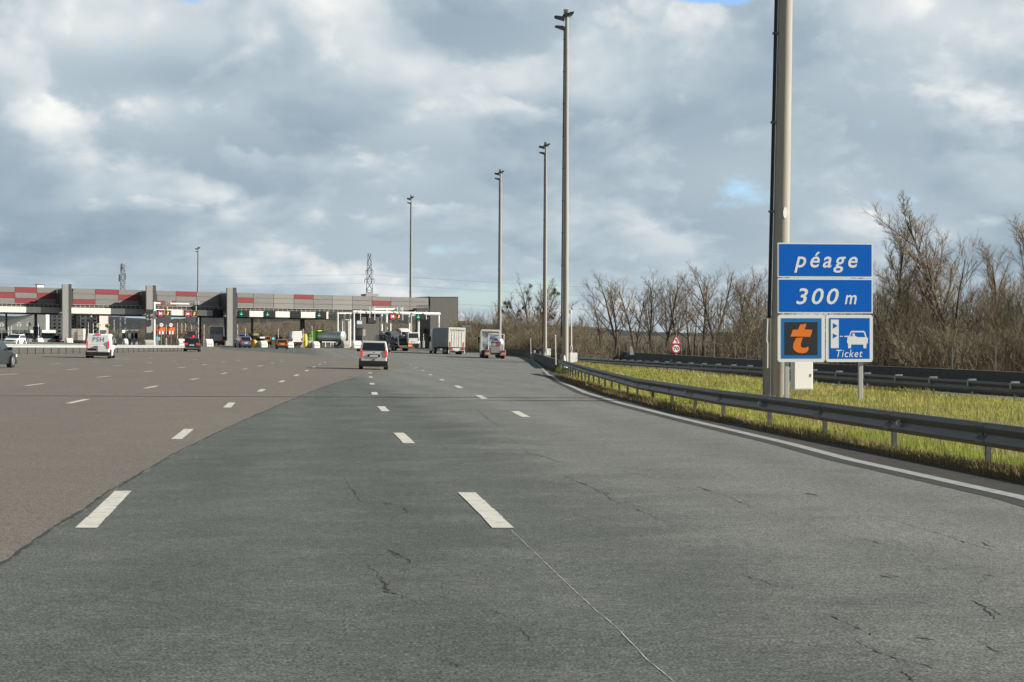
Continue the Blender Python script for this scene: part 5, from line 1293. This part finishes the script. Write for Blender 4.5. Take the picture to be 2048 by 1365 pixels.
mb.plate([z5(*q) for q in ((396, 850), (446, 845), (431, 892), (433, 912), (448, 920), (468, 918), (488, 912), (486, 938), (470, 954), (440, 959), (405, 952), (382, 936), (374, 914), (380, 885))], -.032, -.027)
mb.build('orange_letter', SOR, p3)
mb = MB(); mb.plate([z5(*q) for q in ((650, 922), (708, 922), (708, 717), (650, 717))], -.028, -.023); k = mb.build('ticket_machine_symbol', SW, p4)
mb = MB(); mb.plate([z5(*q) for q in ((667, 782), (700, 762), (667, 742))], -.031, -.027); mb.plate([z5(*q) for q in ((667, 852), (699, 834), (667, 817))], -.031, -.027); mb.build('triangles', BLUE, k)
mb = MB(); mb.plate([z5(*q) for q in ((715, 840), (738, 840), (738, 834), (715, 834))], -.028, -.023); mb.plate([z5(*q) for q in ((748, 841), (800, 843), (800, 832), (748, 834))], -.028, -.023)
mb.plate([z5(*q) for q in ((768, 880), (776, 892), (776, 923), (797, 923), (799, 896), (887, 896), (889, 923), (909, 923), (911, 892), (920, 886), (922, 850), (912, 843), (902, 808), (893, 798), (802, 798), (792, 808), (784, 835), (772, 846))], -.028, -.0235)
k = mb.build('car_symbol', SW, p4)
mb = MB(); mb.plate([z5(*q) for q in ((794, 832), (832, 832), (846, 841), (902, 842), (893, 812), (888, 808), (806, 808), (801, 814))], -.031, -.0275); w_ = mb.build('window_symbol', BLUE, k)
mb = MB(); c = z5(816, 825); mb.plate(circle(c[0], c[1], .034, 16), -.034, -.0305); mb.build('driver_symbol', SW, w_)
text('lettering', 'Ticket', SW, p4, *bb5(690, 882, 934, 987), -.025, shear=.22, space=1.15, bold=.006)
for px in (1574, 1724):
    mb = MB(); mb.box(sx(px)-.055, sx(px)+.055, .03, .11, -.5, sz(488)); mb.build('post', mat('post_grey', (.50, .50, .48), .5, metal=.2), sg, bevel=.01)
mb = MB()
for y in (500, 545, 570, 618, 640, 715): mb.box(sx(1560), sx(1741), .022, .035, sz(y)-.02, sz(y)+.02)
mb.build('brackets', GALVD, sg)
# bend + 70 sign beyond the ramp
d = 166; s_ = d/F
p = at(1352, 690, d); t = thing('bend_speed_sign', 'small triangular bend warning above a round 70 sign behind the dark wall', 'road sign', (p.x, d, CH))
zz = lambda y: -(y-HY)*s_
xx = lambda x: (x-1352)*s_
REDP = mat('sign_red', (.50, .02, .035), .45)
mb = MB(); mb.plate([(xx(1340.5), zz(689.3)), (xx(1363.5), zz(689.3)), (xx(1352), zz(669.5))], -.02, .02); t.rotation_euler = (0, 0, R(12)); tr = mb.build('warning_triangle', REDP, t, bevel=.02)
mb = MB(); mb.plate([(xx(1344.6), zz(687)), (xx(1359.4), zz(687)), (xx(1352), zz(674.3))], -.026, -.019); mb.build('face', SW, tr)
mb = MB(); mb.plate([(xx(1353.5), zz(686.2)), (xx(1355.6), zz(686.2)), (xx(1355), zz(682)), (xx(1352.5), zz(679)), (xx(1349.5), zz(678.5)), (xx(1350), zz(680.5)), (xx(1352.5), zz(682))], -.03, -.025); mb.build('bend_symbol', BLACK, tr)
mb = MB(); mb.plate(circle(0, zz(697.5), 9.8*s_, 28), -.02, .02); rd = mb.build('speed_disc', REDP, t)
mb = MB(); mb.plate(circle(0, zz(697.5), 7.2*s_, 28), -.026, -.019); fc_ = mb.build('face', SW, rd)
text('numerals', '70', BLACK, fc_, xx(1346.4), xx(1357.8), zz(701.2), zz(693.8), -.027, bold=.03)
mb = MB(); mb.tube([(0, .06, -4.2), (0, .06, zz(672))], .05, 8); mb.build('post', GREYM, t)
for px, py, d, lab in ((1342, 721.5, 150, 'right small green reflector on the dark wall'), (1252, 713, 190, 'left small green reflector on the dark wall')):
    p = at(px, py, d); t = thing('green_reflector', lab, 'reflector', p); mb = MB(); mb.box(-.09, .09, -.03, .03, -.11, .11); mb.build('lens', mat('green_plastic', (.01, .22, .13), .4), t)
p = at(1264, 706, 190); t = thing('white_pillar_sign', 'small white wedge shaped marker on top of the dark wall', 'marker', p); mb = MB(); mb.plate([(-.22, -.2), (.22, -.2), (.0, .62), (-.18, .62)], -.08, .08); mb.build('body', WHITEM, t)
# wire fence with thin posts behind the wall
fe = thing('wire_fence', 'wire fence on thin pale posts between the dark wall and the trees', 'fence', at(1300, 712, 195))
pr = None
fpts = []
for i, px in enumerate([1172, 1190, 1206, 1222, 1238, 1255, 1283, 1297, 1310, 1327, 1363, 1372, 1384, 1397, 1410, 1428, 1444, 1470, 1492, 1517, 1780, 1905, 1990]):
    d = 205-(px-1172)*.12 if px < 1600 else 100-(px-1780)*.06
    b = at(px, 714 if px < 1600 else 742, d); fpts.append(b); o = fe.location
    h = (1.25 if px not in (1428, 1327, 1384) else 1.6) if px < 1600 else 1.1
    mb = MB(); mb.tube([b-o-Vector((0, 0, .8)), b-o+Vector((random.uniform(-.04, .04), 0, h))], .032 if px not in (1428,) else .05, 5); mb.build('post', mat('fence_post', (.22, .21, .19), .7), fe)
mb = MB()
for hh in (.4, .9, 1.4):
    for a, b in zip(fpts[:20], fpts[1:20]): mb.tube([a-fe.location+Vector((0, 0, hh)), b-fe.location+Vector((0, 0, hh))], .008, 3, cap=False)
mb.build('wires', GALVD, fe)
p = at(934, 658, 330); t = thing('direction_sign', 'pale back of a road sign right of the charcoal building', 'road sign', p); mb = MB(); mb.box(-.72, .72, -.02, .03, -.6, .6); bk = mb.build('panel', mat('sign_back_grey', (.45, .45, .40), .6), t)
mb = MB(); mb.box(-.68, .68, -.05, -.021, -.12, -.08); mb.box(-.68, .68, -.05, -.021, .2, .24); mb.box(-.04, .04, -.06, -.051, -.6, .6); mb.build('frame', GREYM, bk)
mb = MB(); mb.tube([(0, .08, -4), (0, .08, .6)], .06, 6); mb.build('post', GREYM, t)

# ------------------------------------------------------------------ power line
def lattice(name, label, cat, px, ytop_, ybase_z, d, w0, w1, arms, panels=9):
    zt = CH+(HY-ytop_)*d/F; z0 = ybase_z; H = zt-z0
    t = thing(name, label, cat, ((px-CX)/F*d, d, z0))
    mb = MB(); LG = [(-1, -1), (1, -1), (1, 1), (-1, 1)]
    ws = lambda s: w0+(w1-w0)*s
    r = .09 if d > 800 else .06
    body = []
    for a, b in LG: mb.tube([(a*ws(0), b*ws(0), 0), (a*ws(.8), b*ws(.8), H*.8), (a*ws(1), b*ws(1), H)], r*1.4, 4)
    for k in range(panels):
        s0, s1 = k/panels, (k+1)/panels
        for i in range(4):
            (a, b), (c, e) = LG[i], LG[(i+1) % 4]
            mb.tube([(a*ws(s0), b*ws(s0), H*s0), (c*ws(s1), e*ws(s1), H*s1)], r, 3); mb.tube([(c*ws(s0), e*ws(s0), H*s0), (a*ws(s1), b*ws(s1), H*s1)], r, 3)
            mb.tube([(a*ws(s1), b*ws(s1), H*s1), (c*ws(s1), e*ws(s1), H*s1)], r, 3)
    mb.build('tower', mat('lattice_steel', (.16, .17, .19), .6, metal=.2), t)
    tips = []
    for z, hw in arms:
        q = MB(); q.tube([(-hw, 0, z), (hw, 0, z)], r*1.3, 4); q.tube([(-hw, 0, z), (0, 0, z+1.6)], r, 3); q.tube([(hw, 0, z), (0, 0, z+1.6)], r, 3)
        for sg_ in (-1, 1): q.tube([(sg_*hw, 0, z), (sg_*hw, 0, z-1.8)], r*1.6, 4)
        q.build('cross_arm', mat('lattice_steel', (.16, .17, .19)), t); tips += [t.location+Vector((-hw, 0, z-1.8)), t.location+Vector((hw, 0, z-1.8))]
    return t, tips
pl, tips = lattice('lattice_pylon', 'lattice electricity pylon rising behind the toll canopy', 'pylon', 739, 508, -5, 900, 2.6, .7, ((27, 2.6), (34.5, 2.2), (38.5, 1.7)), 11)
lattice('telecom_mast', 'narrow lattice telecom mast behind the left half of the toll canopy', 'mast', 245.5, 530, -3, 700, .9, .7, (), 14)
t = [o for o in COL.objects if o.name.startswith('telecom_mast')][0]
for x, z in ((-1.2, 27), (.9, 27.5), (-.3, 31)):
    mb = MB(); mb.box(x-.25, x+.25, -.2, .2, z-1.5, z+1); mb.build('antenna_panel', GREYM, t)
wires = thing('power_lines', 'faint overhead power lines sagging either side of the lattice pylon', 'power line', (0, 900, 20))
for i, tip in enumerate(tips):
    for end in (Vector((-420, 760, 30+(i//2)*5)), Vector((330, 1150, 22+(i//2)*5))):
        mb = MB(); P = []
        for k in range(25):
            s = k/24; q = tip.lerp(end, s); q.z -= 9*4*s*(1-s)*.6; P.append(q-wires.location)
        mb.tube(P, .030, 3, cap=False); mb.build('wire', mat('wire_grey', (.22, .24, .26), .6), wires)

# ------------------------------------------------------------------ bare winter trees
BARK = veg('bark', [(.05, .043, .036), (.095, .08, .065), (.16, .135, .105)], .8, .9)
TWIG = veg('twigs', [(.17, .145, .11), (.25, .21, .16), (.33, .275, .21)], .4, .9)
TWIGD = veg('thicket_twigs', [(.115, .10, .068), (.20, .17, .115), (.29, .245, .165)], .35, .9)
class TreeB:
    def __init__(s, seed): s.r = random.Random(seed); s.tr = MB(); s.cr = MB(); s.ends = []
    def limb(s, p, d, L, r0, r1, n, lev, curve, up):
        r = s.r; pts = [p]; rad = [r0]; q = p.copy(); dd = d.copy()
        for i in range(n):
            dd = (dd+Vector((r.gauss(0, curve), r.gauss(0, curve), r.gauss(0, curve*.6)+up))).normalized()
            q = q+dd*(L/n); pts.append(q.copy()); rad.append(r0+(r1-r0)*(i+1)/n)
        (s.tr if lev < 2 else s.cr).tube(pts, rad, 7 if lev == 0 else 5 if lev == 1 else 3, cap=lev < 1)
        return pts, rad
    def grow(s, p, d, L, r0, lev, spec):
        n = (6, 5, 4, 3, 2)[lev]; sp = spec[lev]
        pts, rad = s.limb(p, d, L, r0, r0*sp.get('tip', .35), n, lev, sp['curve'], sp['up'])
        if lev+1 >= len(spec): return
        nx = spec[lev+1]; k = sp['kids']; k = max(1, int(k*s.r.uniform(.75, 1.25)))
        a0 = s.r.uniform(0, 6.28)
        for j in range(k):
            u = sp['start']+(1-sp['start'])*((j+s.r.random())/k); u = min(.999, u)
            i = min(n-1, int(u*n)); f = u*n-i; b = pts[i].lerp(pts[i+1], f); rr = rad[i]+(rad[i+1]-rad[i])*f
            ax = (pts[i+1]-pts[i]).normalized(); a = a0+j*2.4+s.r.uniform(-.5, .5)
            e1 = ax.orthogonal().normalized(); e2 = ax.cross(e1)
            ang = R(nx['ang']*s.r.uniform(.6, 1.3)); v = ax*math.cos(ang)+(e1*math.cos(a)+e2*math.sin(a))*math.sin(ang)
            ll = L*nx['len']*s.r.uniform(.55, 1.15)*(1-nx.get('fall', .45)*u)
            s.grow(b, v, ll, min(rr*.75, max(nx['rmin'], rr*nx['rad'])), lev+1, spec)
def tree_proto(name, seed, stems, spec, twig=TWIG, balls=0):
    b = TreeB(seed); r = b.r
    for (x, y, dx, dy, L, rad) in stems: b.grow(Vector((x, y, -.4)), Vector((dx, dy, 1)).normalized(), L, rad, 0, spec)
    t = thing(name, 'x', 'tree')
    b.tr.build('trunk', BARK, t, smooth=60); b.cr.build('crown', twig, t)
    if balls:
        V = [v for v in b.cr.v if v[2] > 4]
        for i in range(balls):
            c = Vector(r.choice(V)); rad = r.uniform(.22, .5)
            mb = MB()
            for k in range(150):
                u = Vector((r.gauss(0, 1), r.gauss(0, 1), r.gauss(0, 1))).normalized()*rad*r.uniform(.3, 1)
                e = Vector((r.gauss(0, 1), r.gauss(0, 1), r.gauss(0, 1))).normalized()*.09; f = u.normalized().cross(e)*1.2
                mb.face([c+u-e, c+u+f, c+u+e])
            mb.build('mistletoe', mat('mistletoe_leaf', (.045, .045, .016), .8), t)
    return t
TALL = [dict(curve=.06, up=.02, kids=13, start=.30, tip=.25), dict(len=.56, ang=36, rad=.5, rmin=.03, curve=.09, up=.12, kids=10, start=.15, fall=.6, tip=.3),
        dict(len=.48, ang=34, rad=.5, rmin=.015, curve=.10, up=.11, kids=9, start=.10, fall=.4, tip=.5), dict(len=.62, ang=30, rad=.55, rmin=.012, curve=.12, up=.09, kids=5, start=.08, fall=.3, tip=.6), dict(len=.62, ang=28, rad=.7, rmin=.0105, curve=.1, up=.07, kids=0, start=0, tip=.7)]
TALLF = [dict(d) for d in TALL]; TALLF[1]['kids'] = 8; TALLF[2]['kids'] = 6; TALLF[3]['kids'] = 4; TALLF[3]['rmin'] = .013; TALLF[4]['rmin'] = .0115; TALLF[0]['start'] = .38; TALLF[0]['kids'] = 11
FAN = [dict(curve=.06, up=.0, kids=11, start=.28, tip=.25), dict(len=.58, ang=30, rad=.5, rmin=.04, curve=.08, up=.06, kids=10, start=.15, fall=.55, tip=.3),
       dict(len=.45, ang=32, rad=.55, rmin=.024, curve=.11, up=.05, kids=7, start=.12, fall=.4), dict(len=.55, ang=30, rad=.6, rmin=.019, curve=.12, up=.04, kids=3, start=.1, tip=.6), dict(len=.6, ang=30, rad=.7, rmin=.017, curve=.1, up=.03, kids=0, start=0, tip=.7)]
BUSH = [dict(curve=.09, up=.03, kids=9, start=.10, tip=.25), dict(len=.48, ang=28, rad=.55, rmin=.016, curve=.10, up=.09, kids=8, start=.1, fall=.4, tip=.4),
        dict(len=.46, ang=30, rad=.6, rmin=.012, curve=.12, up=.07, kids=5, start=.1, fall=.3, tip=.6), dict(len=.55, ang=32, rad=.7, rmin=.0105, curve=.12, up=.06, kids=0, start=0, tip=.6)]
def stems(r, n, spread, lean, L, rad): return [(r.uniform(-spread, spread), r.uniform(-spread, spread), r.gauss(0, lean), r.gauss(0, lean), L*r.uniform(.75, 1.1), rad*r.uniform(.7, 1.1)) for _ in range(n)]
rr = random.Random(21)
tallp = [tree_proto('bare_tree', 31+i, [(0, 0, rr.gauss(0, .10), rr.gauss(0, .08), 9.3, .17)]+([(.5, .2, rr.gauss(.1, .12), .0, 7.6, .12)] if i % 2 else []), TALL if i < 2 else TALLF) for i in range(5)]
fanp = tree_proto('mistletoe_tree', 57, [(0, 0, 0, 0, 9, .24), (.3, 0, .42, 0, 10, .2), (-.3, 0, -.45, .1, 9.5, .2), (.1, .2, .18, -.1, 11, .2), (-.1, .2, -.2, .1, 11, .2), (.4, .1, .62, .1, 9, .16), (-.4, .1, -.66, -.1, 8.5, .16), (.2, 0, .3, .2, 10.5, .17)], FAN, balls=24)
bushp = [tree_proto('bare_shrub', 71+i, stems(rr, 15, 1.5, .22, 5.0, .05), BUSH, twig=TWIGD) for i in range(4)]
used = set()
def plant(pr, px, ybase, d, H, H0, label, group, rz=None, cat=None, wide=1.0, z=None):
    x = (px-CX)/F*d; zz = z if z is not None else ZG(x, d)
    s = H/H0; rz = rr.uniform(0, 6.28) if rz is None else rz
    if pr not in used:
        KIDS[pr] = [(k, kids(k)) for k in kids(pr)]
        used.add(pr); o = pr; o.location = (x, d, zz); o.rotation_euler = (0, 0, rz); o['label'] = label
        if group: o['group'] = group
        o.scale = (s*wide, s*wide, s)
    else: o = dup(pr, (x, d, zz), rz, label, scale=(s*wide, s*wide, s), group=group)
    if cat: o['category'] = cat
    return o
def height_of(pr): return max(v.co.z for k in kids(pr) for v in k.data.vertices)
HT = {p: height_of(p) for p in tallp+[fanp]+bushp}
def top_h(px, y, d): return CH+(HY-y)*d/F - ZG((px-CX)/F*d, d)
# bare row behind the 70 sign
g1 = 'bare winter trees in a row behind the round 70 sign'
row = [(1228, 562, 205), (1252, 550, 212), (1272, 556, 220), (1292, 545, 206), (1318, 552, 214), (1336, 562, 224), (1362, 562, 208), (1384, 566, 222), (1408, 540, 205), (1428, 536, 216), (1450, 534, 204), (1472, 538, 212), (1492, 552, 207), (1512, 560, 214), (1530, 566, 206), (1548, 570, 212), (1345, 580, 232), (1205, 590, 220)]
for i, (px, y, d) in enumerate(row):
    pr = tallp[2+i % 3]; plant(pr, px, 0, d, 1.07*top_h(px, y, d), HT[pr], 'slender bare brown tree in the row behind the round 70 sign', g1, wide=1.2)
g2 = 'large bare trees right of the toll sign'
for i, (px, y, d, lab) in enumerate([(1792, 432, 112, 'broad bare tree just right of the blue toll sign'), (1925, 372, 110, 'tallest bare tree, right of the toll sign'), (2035, 420, 104, 'bare tree cut by the right edge of the picture'),
                                     (1862, 500, 116, 'lower bare tree between the two tallest right of the toll sign'), (1975, 470, 118, 'bare tree just right of the tallest one'), (1745, 545, 122, 'bare tree whose foot is hidden by the toll sign'), (2085, 470, 112, 'bare tree beyond the right edge')]):
    pr = tallp[(i+1) % 2]; plant(pr, px, 0, d, top_h(px, y, d), HT[pr], lab, g2, wide=1.15)
gs = 'bare brown shrubs of the roadside thicket'
def thicket(lst, label, wide=1.2):
    for i, (px, y, d) in enumerate(lst):
        pr = bushp[(i*7+int(px)) % 4]; plant(pr, px, 0, d, max(1.5, top_h(px, y, d)), HT[pr], label, gs, cat='shrub', wide=wide)
thicket([(px+rr.uniform(-8, 8), 555+rr.uniform(-55, 50), rr.uniform(104, 124)) for px in range(1735, 2110, 15)], 'tall dense bare shrub beneath the large trees right of the toll sign', .9)
thicket([(px+rr.uniform(-8, 8), 640+rr.uniform(-20, 25), rr.uniform(98, 106)) for px in range(1740, 2100, 26)], 'low bare shrub just behind the dark wall right of the toll sign', 1.3)
thicket([(px+rr.uniform(-8, 8), 676+rr.uniform(-14, 12), rr.uniform(196, 236)) for px in range(1150, 1560, 13)], 'low bare shrub under the row of trees behind the round 70 sign', 1.7)
thicket([(px+rr.uniform(-6, 6), 600+rr.uniform(-16, 25), rr.uniform(196, 220)) for px in range(1462, 1570, 14)], 'tall bare shrub at the right end of the tree row', 1.2)
thicket([(px+rr.uniform(-6, 6), 622+rr.uniform(-10, 14)+max(0, (px-1100)*.3), rr.uniform(325, 365)) for px in range(912, 1190, 10)], 'dense bare shrub in the thicket behind the tank truck', 1.25)
thicket([(px+rr.uniform(-6, 6), 655+rr.uniform(-8, 10), rr.uniform(318, 328)) for px in range(925, 1190, 14)], 'low bare shrub at the front of the thicket behind the tank truck', 1.5)
plant(fanp, 1072, 0, 352, top_h(1072, 537, 352), HT[fanp], 'spreading bare tree hung with dark mistletoe balls', None, rz=.2, wide=1.02)
plant(tallp[2], 985, 0, 370, top_h(985, 598, 370), HT[tallp[2]], 'pale bare tree left of the mistletoe tree', None, wide=1.6)
plant(tallp[1], 1165, 0, 380, top_h(1165, 628, 380), HT[tallp[1]], 'small bare tree beside the white far house', None, wide=1.5)
gt = 'bare trees seen beneath the toll canopy'
for i in range(34):
    px = 312+i*16+rr.uniform(-6, 6)
    if 724 < px < 758: continue
    pr = (bushp+tallp[:4])[i % 8]; d = rr.uniform(455, 540); y = 640+rr.uniform(-8, 10)
    plant(pr, px, 0, d, top_h(px, y, d), HT[pr], 'brown bare tree seen beneath the toll canopy', gt, wide=1.7, cat='tree')
for px in (205, 225, 245, 262, 280):
    pr = bushp[px % 4]; d = 520; plant(pr, px, 0, d, top_h(px, 655, d), HT[pr], 'low bare tree before the dark hillside left of the second pylon', gt, wide=1.8, cat='tree')
for p in tallp+[fanp]+bushp:
    if p not in used: [bpy.data.objects.remove(k) for k in kids(p)]; bpy.data.objects.remove(p)

# ------------------------------------------------------------------ grass
def blades(name, n, area, hmin, hmax, w, m, lean=.35, clump=None, seed=1):
    g = np.random.default_rng(seed); px = []
    while len(px) < n:
        d = area['d0']*(area['d1']/area['d0'])**g.random(); x0, x1 = area['x'](d); x = x0+(x1-x0)*g.random()
        if clump and math.sin(x*clump[0]+math.sin(d*.7)*2)*math.sin(d*clump[1]+x*.3)+g.normal(0, .45) < clump[2]: continue
        px.append((x, d))
    P = np.array(px); z = np.array([ZV(x, y) for x, y in px])
    far = np.clip(P[:, 1]/40, .8, 2.6)
    h = g.uniform(hmin, hmax, n)*(.75+.5*g.random(n)); a = g.uniform(0, 2*np.pi, n); l = np.abs(g.normal(0, lean, n))*h; ww = w*far*g.uniform(.6, 1.3, n)
    h *= .55+.6*(np.sin(P[:, 0]*1.1+P[:, 1]*.33)*np.sin(P[:, 1]*.27-P[:, 0]*.5)+1)/2+.25*g.random(n)**3
    fx, fy = np.cos(a), np.sin(a)
    v = np.zeros((n, 5, 3))
    base = np.stack([P[:, 0], P[:, 1], z], 1); side = np.stack([-fy*ww, fx*ww, np.zeros(n)], 1)
    mid = base+np.stack([fx*l*.35, fy*l*.35, h*.6], 1); tip = base+np.stack([fx*l, fy*l, h*(1-.25*np.minimum(1, l/h))], 1)
    v[:, 0] = base-side-np.array([0, 0, .02]); v[:, 1] = base+side-np.array([0, 0, .02]); v[:, 2] = mid+side*.75; v[:, 3] = mid-side*.75; v[:, 4] = tip
    me = bpy.data.meshes.new(name); me.vertices.add(n*5); me.vertices.foreach_set('co', v.reshape(-1))
    i0 = np.arange(n)*5
    loops = np.stack([i0, i0+1, i0+2, i0+3, i0+3, i0+2, i0+4], 1).reshape(-1)
    me.loops.add(n*7); me.loops.foreach_set('vertex_index', loops.astype(np.int32))
    ls = np.stack([np.arange(n)*7, np.arange(n)*7+4], 1).reshape(-1); me.polygons.add(2*n); me.polygons.foreach_set('loop_start', ls.astype(np.int32))
    me.update(calc_edges=True); me.validate(); me.materials.append(m)
    o = bpy.data.objects.new(name, me); COL.objects.link(o); o['kind'] = 'stuff'
    return o
GRASS = veg('grass_blades', [(.11, .19, .020), (.24, .33, .036), (.47, .44, .13)], .24, .6, trans=.4)
DRY = veg('dry_blades', [(.115, .085, .042), (.20, .15, .075), (.31, .25, .13)], .9, .8, trans=.25)
tag(blades('grass', 120000, dict(d0=19, d1=150, x=lambda d: (railx(min(d, 130))+.05, rail2x(d)+.35)), .05, .17, .006, GRASS, seed=3, lean=.5), 'yellow green rough grass covering the verge behind the guardrail', 'grass')
tag(blades('verge_edge_grass', 26000, dict(d0=17, d1=100, x=lambda d: (railx(d)-.75, railx(d)+.9)), .04, .13, .005, GRASS, seed=4, clump=(2.3, .5, -.1)), 'short grass under the near guardrail', 'grass')
tag(blades('dry_grass', 34000, dict(d0=16, d1=105, x=lambda d: (railx(d)-.98, railx(d)-.05)), .05, .22, .005, DRY, seed=5, lean=.6, clump=(1.9, .45, -.35)), 'dry brown grass along the foot of the near guardrail', 'dry grass')
tag(blades('withered_grass', 16000, dict(d0=20, d1=140, x=lambda d: (railx(min(d, 130))+.3, rail2x(d)+.2)),   .08, .26, .005, DRY, seed=6, lean=.4, clump=(.8, .21, .45)), 'withered brown tufts scattered through the verge grass', 'dry grass')
